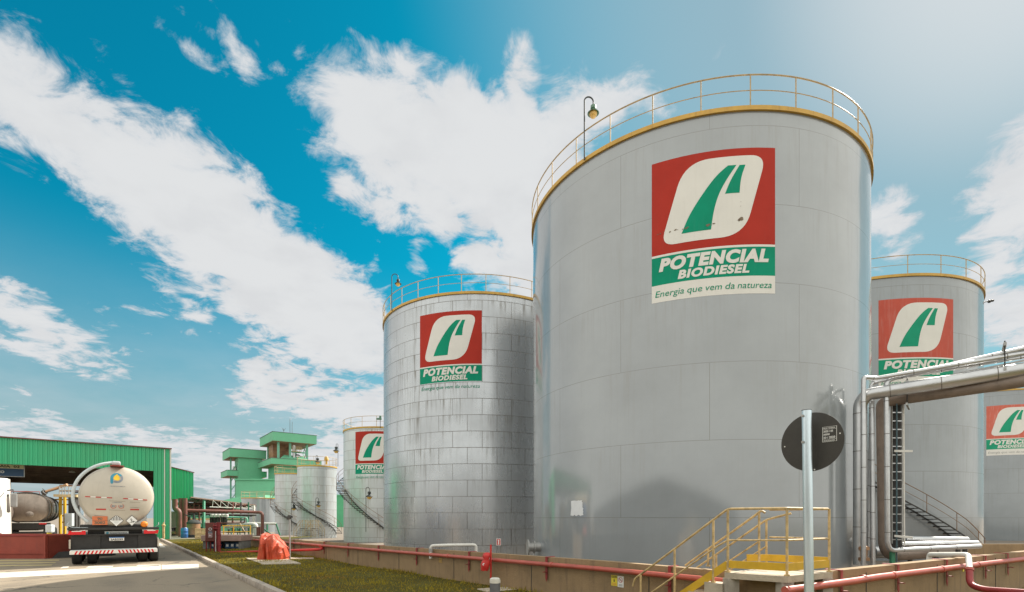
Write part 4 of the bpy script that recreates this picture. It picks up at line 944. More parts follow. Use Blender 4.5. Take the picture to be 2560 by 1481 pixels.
# ------------------------------------------------------------------ pipe rack at the right
def rack():
    r = root('pipe_rack', (12.1, 17.4, -0.78), 'overhead rack of shiny insulated pipes with risers at the edge of the huge tank', 'pipe rack')
    def run(name, pts, rad, m='pipe_silver', rr=.25, n=18, straps=0.9, par=None):
        pts = bend(pts, rr, 8); o_ = MB().tube(pts, rad, n).build(name, m, par or r, smooth=True, world=True)
        if straps:
            acc = 0; b = MB()
            for a, c in zip(pts, pts[1:]):
                L = (c-a).length; d = (c-a)/max(L, 1e-6); q = straps-acc
                while q < L: p = a+d*q; MB().tube([p-d*.012, p+d*.012], rad*1.03, n).build('strap', 'band_strap', o_, smooth=True, world=True); q += straps
                acc = (acc+L) % straps
        return o_
    e = lambda x, y, Y: at(x, y, Y)
    Y0, Yr = 17.3, 15.0                  # depth at the risers and where the rack leaves the picture
    def over(xl, yl, xr_, yr_, Yl=17.3, extra=3.2):
        a, b_ = at(xl, yl, Yl), at(xr_, yr_, Yr); return a, b_+(b_-a).normalized()*extra
    # main insulated pipe: riser, elbow, run to the right
    a, b_ = over(2166, 987, 2560, 924)
    run('main_pipe', [e(2150, 1412, 17.5), e(2150, 1010, 17.5), a+Vector((0, 0, 0)), b_], .205, rr=.75, n=28, straps=1.3)
    a, b_ = over(2212, 1012, 2560, 957, 17.45)
    run('lower_pipe', [e(2330, 1382, 18.2), e(2212, 1392, 17.6), e(2206, 1006, 17.5), e(2240, 1000, 17.3), b_], .19, 'pipe_brown', .6, 24, straps=0)
    a, b_ = over(2222, 949, 2560, 873, 17.0)
    run('upper_pipe', [e(2450, 1366, 17.8), e(2219, 1377, 17.0), e(2216, 955, 17.0), a+Vector((.15, 0, .05)), b_], .078, rr=.32, straps=1.1)
    a, b_ = over(2185, 947, 2560, 884, 17.1)
    run('thin_pipe', [e(2159, 1414, 17.1), e(2159, 944, 17.1), a+Vector((.05, 0, .0)), b_], .075, rr=.10, straps=1.1)
    a, b_ = over(2200, 953, 2560, 893, 17.5)
    run('thin_pipe', [e(2170, 1410, 17.5), e(2177, 960, 17.6), a, b_], .05, rr=.2, straps=.9)
    run('thin_pipe', [e(2183, 1414, 17.3), e(2179, 1000, 17.5), e(2196, 985, 17.6)], .075, rr=.15, straps=.9)
    run('thin_pipe', [e(2168, 1390, 17.6), e(2166, 1004, 17.7)], .035, straps=.9)
    # cable tray with rungs, dropping beside the risers
    tr = MB(); lo_, hi_ = Vector(e(2229, 1360, 17.35)), Vector(e(2229, 1000, 17.35)); lo2, hi2 = Vector(e(2255, 1360, 17.2)), Vector(e(2255, 1000, 17.2))
    tr.bar(lo_, hi_, .03, .06); tr.bar(lo2, hi2, .03, .06)
    ct = tr.build('cable_tray', 'steel_grey', r, world=True)
    for k in range(17):
        t = (k+.5)/17; MB().bar(lo_.lerp(hi_, t), lo2.lerp(hi2, t), .03, .035).build('rung', 'pipe_silver', ct, world=True)
    cb = MB()
    for k in range(6):
        x = 2232+k*4; cb.tube(bend([e(x, 1372, 17.5), e(x, 1340, 17.42), e(x, 1012, 17.42), e(x+22, 996, 17.3)], .2), .042, 8)
    cb.build('cables', 'wall_dark', ct, smooth=True, world=True)
    run('conduit', [e(2241.5, 1412, 17.2), e(2242, 1000, 17.2)], .022, 'conduit_teal', straps=0)
    run('conduit', [e(2261, 1365, 17.25), e(2259, 1008, 17.2)], .022, 'pipe_white', straps=0)
    # tray in the rack
    a, b_ = over(2262, 962, 2560, 902, 17.1); t2_ = MB(); off = Vector((.35, .42, 0))
    t2_.bar(a, b_, .03, .06); t2_.bar(a+off, b_+off, .03, .06); L = (b_-a).length; o_ = t2_.build('rack_tray', 'steel_grey', r, world=True)
    for k in range(int(L/.32)):
        q = a+(b_-a)*(k*.32/L); MB().bar(q, q+off, .025, .02).build('rung', 'pipe_silver', o_, world=True)
    # cross beams with hangers
    for x, y, Y, in ((2268, 1003, 16.9), (2512, 915, 15.2)):
        q = e(x, y, Y); d = Vector((.55, .62, 0)); MB().bar(q-d*.2+Vector((0, 0, -.12)), q+d*1.0+Vector((0, 0, -.12)), .06, .08).build('cross_beam', 'steel_grey', r, world=True)
        MB().bar(q+Vector((0, 0, -.12)), q+Vector((0, 0, .75)), .025).build('hanger', 'steel_dark', r, world=True)
        MB().bar(q-d*.2+Vector((0, 0, .62)), q+d*1.0+Vector((0, 0, .62)), .07, .09).build('cross_beam', 'steel_grey', r, world=True)
    for y in (1128, 1340): 
        q = e(2236, y, 17.1); MB().bar(q, q+Vector((.34, -.35, -.05)), .05, .07).build('bracket', 'pipe_white', r, world=True)
    # lighter wire along the underside
    a, b_ = over(2300, 990, 2560, 957, 16.9); run('conduit', [a, b_], .018, 'steel_dark', straps=0)
rack()
def low_pipes():
    r = root('pipe_track', tuple(at(2330, 1402, 19)), 'low silver pipes on dark posts beyond the right-hand dike wall', 'pipes')
    for y0, y1, Y0, rad, x0, x1 in ((1348, 1350, 19.6, .11, 2262, 2418), (1362, 1358, 18.2, .085, 2232, 2444), (1379, 1373, 19.0, .19, 2183, 2408), (1390, 1388, 19.3, .10, 2180, 2330)):
        MB().tube(bend([at(x0, y0, Y0-.2), at((x0+x1)/2, (y0+y1)/2, Y0), at(x1, y1, Y0+.3)], .3), rad, 18).build('pipe_run', 'pipe_silver', r, smooth=True, world=True)
    for x in (2275, 2340, 2395, 2412): 
        MB().bar(at(x, 1365, 18.1), at(x, 1440, 18.1), .10, .10).build('support_post', 'steel_dark', r, world=True)
        MB().bar(at(x-12, 1367, 18.1), at(x+16, 1365, 18.1), .07, .05).build('support_arm', 'steel_dark', r, world=True)
    MB().bar(at(2231, 1380, 17.2), at(2231, 1425, 17.2), .13, .10).build('support_post', 'steel_green', r, world=True)
    MB().lathe([(.0, .0), (.17, .0), (.17, .10), (.10, .12), (.10, .34), (.16, .36), (.16, .46), (.07, .50), (.05, .8)], tuple(at(2160, 1402, 17.2)), 16).build('valve', 'equipment', r, smooth=True, world=True)
low_pipes()

# ------------------------------------------------------------------ lawn things
from mathutils import noise as mnoise
def tarp_thing():
    base = grd(675, 1406); r = root('covered_pump', (base.x, base.y, .09), 'lumpy object wrapped in an orange red tarpaulin on a concrete slab', 'tarpaulin')
    nu, nv = 38, 24; V = []
    cx, w = base.x-.02, 1.02
    def top(t): # silhouette height over width fraction, from the photograph
        xs = [0, .03, .10, .17, .25, .31, .35, .40, .45, .52, .60, .70, .80, .90, .96, 1.0]; ys = [.10, .55, .93, 1.0, .97, .93, .84, .92, .95, .96, .90, .76, .62, .52, .46, .12]
        return float(np.interp(t, xs, ys))*1.00
    for j in range(nv+1):
        v = j/nv; a = math.pi*v                          # front bottom -> over the top -> back bottom
        for i in range(nu+1):
            t = i/nu; h = top(t); dep = 0.52*(0.35+0.65*math.sin(math.pi*min(1, max(0, t)))**.5)
            y = -dep*math.copysign(abs(math.cos(a))**.6, math.cos(a)); z = h*abs(math.sin(a))**.75
            nz = mnoise.ridged_multi_fractal(Vector((t*2.6, v*2.0, 3.1)), 1.0, 2.1, 4, 1.0, 2.0)
            n2_ = mnoise.noise(Vector((t*7, v*5, 7.7)))
            fold = .085*(nz-1.2)+.10*n2_+.03*math.sin(t*29+9*v)
            flare = (1-math.sin(a))*.06
            xx = cx+(t-.5)*(w+flare)+.02*math.sin(v*13+t*5)
            gap = -.22*math.exp(-((t-.37)/.05)**2)*(1 if a < math.pi/2 else 0)*(1-math.sin(a)*.5)
            V.append((xx+fold*.25, base.y+.35+y-gap*1.0+(-fold if a < math.pi/2 else fold), .09+z+rng.uniform(-.004, .004)+.03*n2_*abs(math.sin(a))))
    Fs = [(j*(nu+1)+i, j*(nu+1)+i+1, (j+1)*(nu+1)+i+1, (j+1)*(nu+1)+i) for j in range(nv) for i in range(nu)]
    Fs += [tuple(j*(nu+1) for j in range(nv+1)), tuple(j*(nu+1)+nu for j in range(nv+1))]
    b = MB(); b.add(V, Fs); b.build('tarpaulin', 'tarp', r, world=True)
    q = at(695, 1384, base.y-.22); MB().lathe([(.05, 0), (.055, .03), (0, .04)], tuple(q), 10, 'Y').build('knot', 'tarp', r, world=True)
    A = [grd(657, 1411, .09), grd(752, 1409, .09), grd(712, 1396, .09), grd(615, 1396, .09)]
    tag(MB().prism([(p.x, p.y) for p in A], 0.0, .10).build('concrete_slab', 'concrete_top'), 'concrete slab under the orange red tarpaulin', 'slab')
    A = [grd(727, 1398, .08), grd(784, 1397, .08), grd(784, 1394.5, .08), grd(727, 1394.5, .08)]
    tag(MB().prism([(p.x, p.y) for p in A], 0.0, .09).build('concrete_slab', 'concrete_top'), 'narrow concrete strip at the foot of the thin grey post', 'slab')
tarp_thing()
p = grd(724.5, 1399, .06); r = root('lamp_post', tuple(p), 'thin grey post with box lamp head behind the orange red tarpaulin', 'lamp')
MB().tube([(0, 0, 0), (0, 0, 1.55)], .028, 10).build('pole', 'steel_grey', r, smooth=True)
MB().bbox((0.0, -.02, 1.62), (.10, .10, .15), .01).box((-.09, 0, 1.60), (.05, .06, .10)).box((.08, 0, 1.63), (.06, .06, .08)).build('lamp_head', 'steel_dark', r)

def hydrant_group():
    Y = 24.2; h = lambda y: CAMH+(HY-y)/F*Y; X = lambda x: (x-CX)/F*Y
    r = root('hose_cabinet', (X(529), Y, .06), 'dark red fire hose cabinet marked H on a stand by the grey block shed', 'cabinet')
    b = MB().bbox((X(528.7), Y, (h(1307.7)+h(1353.6))/2), (X(540.6)-X(517), .24, h(1307.7)-h(1353.6)), .012).build('cabinet_box', 'fire_red_dark', r, world=True)
    fr = Y-.126
    MB().box((X(528.7), Y-.122, (h(1307.7)+h(1353.6))/2), ((X(540.6)-X(517))*.92, .008, (h(1307.7)-h(1353.6))*.95)).build('door', 'pipe_redbrown', r, world=True)
    ft = Y-.13
    c = (X(529.5), ft, h(1323)); pr_ = MB()
    m = 20
    for k in range(m):
        a0_, a1_ = math.tau*k/m, math.tau*(k+1)/m; f = lambda a, R: (c[0]+math.cos(a)*R, c[1], c[2]+math.sin(a)*R*.8)
        pr_.add([f(a0_, .055), f(a0_, .085), f(a1_, .085), f(a1_, .055)], [(0, 1, 2, 3)])
    pr_.build('emblem', 'sign_white', b, world=True)
    MB().box((X(529.5), ft, h(1331)), (.20, .004, .085)).build('notice', 'logo_slate', b, world=True)
    MB().box((X(529.5), ft, h(1338.8)), (.19, .004, .19)).build('letter_plate', 'sign_white', b, world=True)
    MB().box((X(529.5), ft-.003, h(1338.8)), (.165, .004, .165)).build('letter_field', 'fire_red_dark', b, world=True)
    V, Fs = text_geo('H', .17, .05); mx = max(v[0] for v in V); my = max(v[1] for v in V)
    q = MB(); q.add([(X(529.5)-.055+x/mx*.11, ft-.006, h(1338.8)-.055+y/my*.11) for x, y in V], Fs); q.build('lettering', 'sign_white', b, world=True)
    for x in (518.5, 524, 533, 539): MB().bar((X(x), Y+(.08 if x in (524, 533) else -.08), .04), (X(x), Y+(.08 if x in (524, 533) else -.08), h(1352)), .035).build('leg', 'fire_red_dark', r, world=True)
    r = root('hydrant', (X(553.6), Y-.2, .06), 'tall dark red hydrant standpipe beside the hose cabinet', 'hydrant')
    Yh = Y-.2
    MB().tube([(X(553.6), Yh, .05), (X(553.6), Yh, h(1309))], .075, 14).tube([(X(553.6), Yh, h(1309)), (X(553.6), Yh, h(1306.5))], .095, 14).build('standpipe', 'fire_red_dark', r, smooth=True, world=True)
    for y in (1317, 1323, 1338, 1363): MB().tube([(X(553.6), Yh, h(y)), (X(553.6), Yh, h(y)+.035)], .105, 14).build('flange', 'fire_red_dark', r, smooth=True, world=True)
    for y in (1315, 1321.5): MB().tube([(X(541.5), Yh, h(y)), (X(553.6), Yh, h(y))], .045, 10).tube([(X(541), Yh, h(y)), (X(542.6), Yh, h(y))], .075, 12).build('outlet', 'fire_red_dark', r, smooth=True, world=True)
    MB().tube([(X(543.8), Yh+.1, .05), (X(543.8), Yh+.1, h(1318))], .055, 12).build('branch_pipe', 'fire_red_dark', r, smooth=True, world=True)
    tag(MB().tube([(X(548.8), Yh-.12, .05), (X(548.8), Yh-.12, h(1328))], .018, 8).build('marker_post', 'pipe_white', smooth=True), 'thin pale post directly in front of the hydrant standpipe', 'post')
    # low red branch from hydrant to the main pipe on the wall
    r = root('fire_branch_pipe', (X(600), Y-.2, .1), 'thin dark red pipe low over the grass from hydrant to long wall', 'pipe')
    s = px_to_s(808)
    pts = [at(551, 1382, Y-.3), at(640, 1379.5, 22.8), at(790, 1374.5, wallA(s).y-.3), at(808, 1373.5, wallA(s).y-.22), wallA(s, .12, wall_top(s)-.14)]
    MB().tube(bend(pts, .22), .05, 12).build('pipe_run', 'cover_red', r, smooth=True, world=True)
    # grey block shed with blue boxes
    Ys = 26.0; h = lambda y: CAMH+(HY-y)/F*Ys; X = lambda x: (x-CX)/F*Ys
    r = root('block_shed', (X(556), Ys, .06), 'low grey block shed with thick pinkish roof slab on the lawn', 'shed')
    MB().bbox((X(556), Ys+.45, (h(1338.5)+h(1353))/2), (X(605.5)-X(506), 1.15, h(1338.5)-h(1353)), .02).build('roof_slab', 'slab_pink', r, world=True)
    for x0, x1 in ((508, 520), (597, 604)): MB().box((X((x0+x1)/2), Ys+.45, h(1353)/2+.02), (X(x1)-X(x0), .95, h(1353)-.04)).build('wall', 'block_grey', r, world=True)
    MB().box((X(556), Ys+.88, h(1353)/2+.02), (X(597)-X(520), .1, h(1353)-.04)).build('back_wall', 'block_grey', r, world=True)
    first_ = None
    for i, (x, lb) in enumerate(((529, 'blue can with white label in the block shed, leftmost, behind the hose cabinet'), (541.5, 'blue can in the block shed just left of the standpipe foot'), (564.5, 'blue can with white label in the block shed, right of the standpipe'), (577, 'blue can with white label in the block shed, second from the right'), (590, 'blue can with white label in the block shed, rightmost'))):
        rr_ = root('blue_can', (X(x), Ys+.25, .07), lb, 'can', group='blue cans stored in the block shed')
        bd = MB().bbox((0, 0, .16), (.235, .26, .32), .02).build('can_body', 'box_blue', rr_)
        MB().box((.01, -.133, .17), (.13, .004, .13)).build('paper_label', 'sign_white', rr_)
hydrant_group()
# ------------------------------------------------------------------ green loading bay building
def loading_bay():
    Fr = Vector((-26.6, 39.5, 0)); W_ = 44.0; Dp = 19.0        # front right corner, width toward the left, depth
    r = root('loading_bay', tuple(Fr), 'long green corrugated truck loading bay, open front, behind the white tank truck', 'building', RZ)
    # local frame: x along Vv (negative = left), y into the bay
    MB().box((-W_/2, 0.05, 6.12), (W_, .10, 1.76)).build('front_fascia', 'green_sheet', r)
    MB().box((-W_/2, -.03, 7.03), (W_+.2, .22, .07)).build('roof_trim', 'pipe_redbrown', r)
    MB().box((-.53, 0.052, 2.62), (1.06, .10, 5.235)).build('front_wall', 'green_sheet', r)
    MB().box((-.08, Dp/2+.1, 3.5), (.12, Dp-.1, 6.98)).build('side_wall', 'green_sheet', r)
    MB().box((.02, .02, 3.5), (.10, .14, 7.0)).box((-.36, -.01, 3.5), (.06, .03, 6.9)).build('corner_trim', 'trim_light', r)
    MB().box((-W_/2, Dp/2+.1, 6.6), (W_-.3, Dp-.2, .10)).build('roof', 'roof_dark', r)
    MB().box((-W_/2, Dp-.1, 5.75), (W_-.3, .10, 1.6)).build('back_fascia', 'roof_dark', r)
    for y in np.arange(2.2, Dp-1, 2.6): MB().box((-W_/2, y, 5.75), (W_-.4, .16, .36)).build('beam', 'roof_dark', r)
    for x in np.arange(-W_+1, -1, 2.4): MB().box((x, Dp/2, 6.2), (.14, Dp-.6, .22)).build('beam', 'roof_dark', r)
    for x in (-11.2, -22, -33): 
        for y in (9.0, Dp-.4): MB().box((x, y, 2.75), (.30, .30, 5.5)).build('post', 'steel_dark', r)
    fx = at(180, 1180.5, 42); MB().lathe([(.05, .12), (.16, .06), (.22, -.04), (0, -.05)], tuple(TF[r.name].inverted() @ fx), 14).build('bay_light', 'sign_white', r, smooth=True)
    # bay number board
    Y = 35.6; a, b_ = at(-62, 1196, Y-1.6), at(62, 1162, Y); q = root('bay_sign', tuple(b_), 'bay number board under the green fascia reading BAIA 02', 'sign')
    n = Vector((0.616, -0.787, 0)); dx_ = Vv; o = Vector((b_.x, b_.y, 0)); zt = CAMH+(HY-1162.5)/F*Y; zb = CAMH+(HY-1193.5)/F*Y; Wd = 3.3
    def pl(x0, x1, z0, z1, off, nm, m, par):
        P = [o+dx_*x0-n*-off+Vector((0, 0, z0)), o+dx_*x1-n*-off+Vector((0, 0, z0)), o+dx_*x1-n*-off+Vector((0, 0, z1)), o+dx_*x0-n*-off+Vector((0, 0, z1))]
        return MB().hull_strip(P, [p-n*.03 for p in P]).build(nm, m, par, world=True)
    fr = pl(-Wd, 0, zb, zt, .0, 'frame', 'steel_grey', q); hm = zb+(zt-zb)*.66
    pl(-Wd+.05, -.05, hm, zt-.04, .012, 'name_strip', 'sign_cream', q); pl(-Wd+.05, -.05, zb+.04, hm-.02, .012, 'lower_panel', 'sign_blue', q)
    for body, x0, x1, z0, hh, m_ in (('BAIA  02', -1.40, -.25, hm+.055, .16, 'sign_black'), ('ÓLEO', -1.62, -1.02, zb+.24, .16, 'sign_white')):
        V, Fs = text_geo(body, 1.0, .03); e = text_geo('E', 1.0, .03)[0]; eh = max(v[1] for v in e); w = max(v[0] for v in V)
        b = MB(); b.add([o+dx_*(x0+x/w*(x1-x0))+n*.018+Vector((0, 0, z0+y/eh*hh)) for x, y in V], Fs); b.build('lettering', m_, q, world=True)
    # green annex hung beside it
    A = at(427, 1168.6, 46); r2 = root('sheet_annex', (A.x, A.y, 0), 'short green corrugated sheet annex on legs right of the loading bay', 'building', RZ)
    w = 1.75; z0 = CAMH+(HY-1248)/F*46; zl, zr = A.z, CAMH+(HY-1182.8)/F*47.0
    P = [(0, -.0, z0), (w, 0, z0), (w, 0, zr), (0, 0, zl)]; b = MB().hull_strip([Vector(p) for p in P], [Vector((p[0], p[1]+4, p[2])) for p in P]); b.build('sheet_wall', 'green_sheet', r2)
    MB().bar((-.02, -.06, zl+.03), (w+.06, -.06, zr+.03), .1, .07).build('roof_trim', 'pipe_redbrown', r2)
loading_bay()
def canopy():
    A, B = at(477, 1242, 46), at(640, 1262, 56); L = (B-A); off = Vector((-8, 12, 0.0)); r = root('canopy', (B.x, B.y, 0), 'brown open canopy roof on pale posts over the pipe manifold', 'canopy')
    up = Vector((0, 0, .10))
    MB().hull_strip([A, B, B+off, A+off], [A-up, B-up, B+off-up, A+off-up]).build('roof_sheet', 'canopy_brown', r, world=True)
    tr = MB(); lo = Vector((0, 0, -.75)); A2, B2 = A+lo+L*.25, B+lo*.55
    tr.bar(A2, B2, .04, .05); ps = [A+L*t for t in np.linspace(.3, .98, 7)]; qs = [A2+(B2-A2)*t for t in np.linspace(.05, .98, 7)]
    for i in range(7):
        tr.bar(ps[i]-up, qs[i], .03)
        if i < 6: tr.bar(ps[i]-up, qs[i+1], .03)
    tr.build('truss', 'trim_light', r, world=True)
    for x, y, Y, m_, w in ((510, 1332, 48, 'tower_post', .16), (634.5, 1334, 54.5, 'pipe_white', .20)):
        p = at(x, 1250 if x < 600 else 1264, Y); MB().bar((p.x, p.y, 0), p, w).build('post', m_, r, world=True)
    for t in np.linspace(.0, 1, 9): MB().bar(A+L*t-up*1.4, A+L*t+off-up*1.4, .09, .12).build('rafter', 'roof_dark', r, world=True)
canopy()
def manifold():
    r = root('pipe_manifold', tuple(at(540, 1334, 46)*1.0)[:2]+(0,), 'dense manifold of dark red, green and white pipes under the brown canopy', 'pipes')
    def pipe(pts, w, m, name='pipe_run', rad=.25): 
        MB().tube(bend([at(*p) for p in pts], rad, 5), w, 10).build(name, m, r, smooth=True, world=True)
    pipe([(437, 1248, 44), (437, 1272, 44), (448, 1279, 44), (448, 1340, 44)], .22, 'pipe_redbrown')
    for x in (452, 462): pipe([(x, 1246, 45), (x, 1345, 45)], .20, 'pipe_redbrown')
    for x, y0 in ((474, 1262), (484, 1258), (498, 1262)): pipe([(x, y0, 48), (x, 1345, 48)], .07, 'pipe_redbrown')
    pipe([(455, 1276, 46), (640, 1281, 50), (656, 1282, 50), (656, 1336, 50)], .15, 'pipe_redbrown', rad=.6)
    pipe([(455, 1285, 47), (640, 1288, 52)], .10, 'steel_dark'); pipe([(455, 1265, 49), (600, 1277, 53)], .08, 'pipe_redbrown')
    pipe([(470, 1259, 52), (610, 1276, 56)], .06, 'pipe_white')
    rk = random.Random(21)
    for k in range(11):
        y = 1258+k*3.0; pipe([(430+rk.uniform(0, 30), y, 50+k*.6), (560+rk.uniform(0, 80), y+6-k*.35, 53+k*.6)], rk.uniform(.05, .12), ('pipe_redbrown', 'steel_dark', 'pipe_dark', 'pipe_grey')[k % 4])
    for k in range(9):
        x = 470+k*19+rk.uniform(-4, 4); pipe([(x, 1256, 52), (x, 1300+rk.uniform(0, 34), 52)], rk.uniform(.05, .10), ('pipe_redbrown', 'steel_dark', 'steel_green')[k % 3])
    for x in (529, 537, 546, 556, 564): 
        pipe([(x, 1288, 49), (x, 1316, 49)], .16, 'steel_dark'); 
        MB().lathe([(.19, 0), (.19, .22), (.14, .28)], tuple(at(x+2, 1293, 48.7)), 12).build('valve_cap', 'pipe_white', r, smooth=True, world=True)
    pipe([(455, 1290, 47.5), (600, 1294, 50), (618, 1295, 50), (618, 1312, 50)], .09, 'tower_post'); pipe([(540, 1308, 48), (612, 1308, 49), (612, 1294, 49)], .06, 'pipe_redbrown')
    pipe([(560, 1313, 50), (632, 1311, 50), (640, 1313, 50), (640, 1338, 50)], .20, 'pipe_white', rad=.4); pipe([(560, 1319, 47), (640, 1319, 47)], .07, 'pipe_grey')
    pipe([(640, 1309, 53), (690, 1310, 53)], .13, 'pipe_white'); pipe([(646, 1318, 50), (646, 1340, 50)], .20, 'pipe_redbrown')
    for x in (571, 578, 594, 600, 612, 622, 630): pipe([(x, 1312, 49), (x, 1345, 49)], .05, 'pipe_grey' if x % 2 else 'steel_green')
    for x in (572, 586, 598, 608): MB().lathe([(.0, 0), (.20, .02), (.20, .10), (.08, .14), (.08, .3), (.17, .33), (0, .36)], tuple(at(x, 1333, 47)), 10).build('valve', 'steel_dark', r, smooth=True, world=True)
    for a, b_ in (((560, 1300, 49), (614, 1300, 49)), ((655, 1320, 51), (676, 1335, 51)), ((668, 1311, 52), (668, 1340, 52)), ((690, 1309, 53), (700, 1338, 53))): MB().bar(at(*a), at(*b_), .12).build('support_beam', 'steel_green', r, world=True)
manifold()
def yellow_guard():
    r = root('guard_fence', tuple(at(600, 1348, 39.5)), 'yellow tubular guard fence in front of the pipe manifold', 'guard rail')
    Y = 39.5; a = lambda x, y: at(x, y, Y)
    for y0, y1, w in ((1315, 1315, .035), (1330, 1329.5, .03), (1345.5, 1346, .09)): MB().tube([a(556, y0), a(627, y1)], w, 8).build('rail', 'band_yellow', r, smooth=True, world=True)
    for x in (559, 584, 626): MB().tube([a(x, 1349), a(x, 1315)], .04, 8).build('post', 'band_yellow', r, smooth=True, world=True)
    MB().tube([a(600, 1309), a(612, 1330)], .035, 8).build('brace', 'rail_yellow', r, smooth=True, world=True)
yellow_guard()
# pallet, barrel, dark boiler, equipment heap
p = at(502, 1350, 38); r = root('pallet', (p.x, p.y, .06), 'pale wooden pallet standing upright left of the hose cabinet', 'pallet')
for k in range(9): MB().box((-.40+.1*k, 0, .40), (.072, .02, .80)).build('slat', 'wood', r)
for z in (.1, .42, .72): MB().box((0, .05, z), (.88, .07, .08)).build('crossbar', 'wood', r)
p = at(461, 1345, 42); r = root('barrel', (p.x, p.y, 0), 'blue plastic barrel beside the dark boiler', 'barrel')
MB().lathe([(0, 0), (.24, 0), (.26, .04), (.26, .28), (.27, .30), (.26, .32), (.26, .55), (.27, .57), (.26, .59), (.25, .78), (.22, .82), (0, .82)], n=20).build('drum_body', 'barrel_blue', r, smooth=True)
MB().lathe([(.06, .82), (.06, .86), (0, .86)], (.1, 0, 0), 10).build('bung', 'sign_white', r)
p = at(484, 1346, 43); r = root('boiler', (p.x, p.y, 0), 'dark upright boiler with black domed top left of the pallet', 'boiler')
MB().lathe([(.50, .2), (.50, 1.15)], n=24).build('drum_body', 'equipment', r, smooth=True)
MB().lathe([(.52, 1.15), (.52, 1.25), (.38, 1.42), (.15, 1.5), (0, 1.5)], n=24).build('dome', 'wall_dark', r, smooth=True)
MB().lathe([(.55, 0), (.55, .22)], n=24).build('base', 'wall_dark', r, smooth=True); MB().tube([(0, 0, 1.45), (0, 0, 1.95)], .09, 10).tube([(-.3, 0, 1.3), (-.3, 0, 1.8), (-.7, 0, 1.9)], .05, 8).build('flue', 'wall_dark', r, smooth=True)
p = at(436, 1330, 50); r = root('low_wall', (p.x, p.y, 0), 'cream wall panel above a dark base behind the annex', 'wall', RZ)
MB().box((0, 0, 1.5), (2.2, .2, 1.55)).build('wall_panel', 'wall_cream', r); MB().box((1, -.1, .33), (4.4, .3, .76)).build('wall_base', 'wall_dark', r)
r = root('pump_skid', tuple(at(443, 1346, 46))[:2]+(0,), 'dark cluttered pump skid at the foot of the annex legs', 'pump')
rk = random.Random(8)
for k in range(9): MB().bbox((rk.uniform(-.9, 1.0), rk.uniform(-.4, .4), rk.uniform(.2, .6)), (rk.uniform(.2, .5), .3, rk.uniform(.2, .6)), .04).build('pump_unit', 'wall_dark' if k % 2 else 'equipment', r)

# process halls behind everything
def hall(name, x0, x1, ytop, Y, m, label, depth=12, roofm=None):
    a, b_ = at(x0, ytop, Y), at(x1, ytop, Y); r = root(name, ((a.x+b_.x)/2, Y, -.78), label, 'building')
    MB().box(((a.x+b_.x)/2, Y+depth/2, (a.z-.78)/2), (b_.x-a.x, depth, a.z+.78)).build('wall', m, r, world=True)
    MB().box(((a.x+b_.x)/2, Y+depth/2, a.z+.15), (b_.x-a.x+.6, depth+.6, .3)).build('roof', roofm or m, r, world=True); return r
h1 = hall('process_hall', 590, 700, 1201, 118, 'tower_green', 'green process hall between the two green towers', 14)
h2 = hall('process_hall', 440, 720, 1288, 95, 'tower_green', 'low green hall seen beneath the brown canopy', 10, 'trim_light')
MB().box(tuple(at(580, 1303, 94.8)), (20, .15, .9)).build('cream_band', 'wall_cream', h2, world=True)
MB().box(tuple(at(580, 1298, 94.7)), (20, .12, .16)).build('yellow_band', 'curb_yellow', h2, world=True)
h3 = hall('process_hall', 700, 900, 1240, 135, 'tower_green', 'far green hall hidden behind the white tanks', 12)
# sloping green roof left of the farthest tank
A, B = at(556, 1252, 100), at(612, 1238, 100); r = root('lean_to_roof', (A.x, A.y, -.78), 'pale green lean-to with sloping roof left of the low beige tank', 'building')
MB().hull_strip([A, B, B+Vector((4, 0, 0)), B+Vector((4, 0, -9)), A+Vector((0, 0, -5))], [p+Vector((0, 9, 0)) for p in (A, B, B+Vector((4, 0, 0)), B+Vector((4, 0, -9)), A+Vector((0, 0, -5)))]).build('wall', 'tower_green', r, world=True)

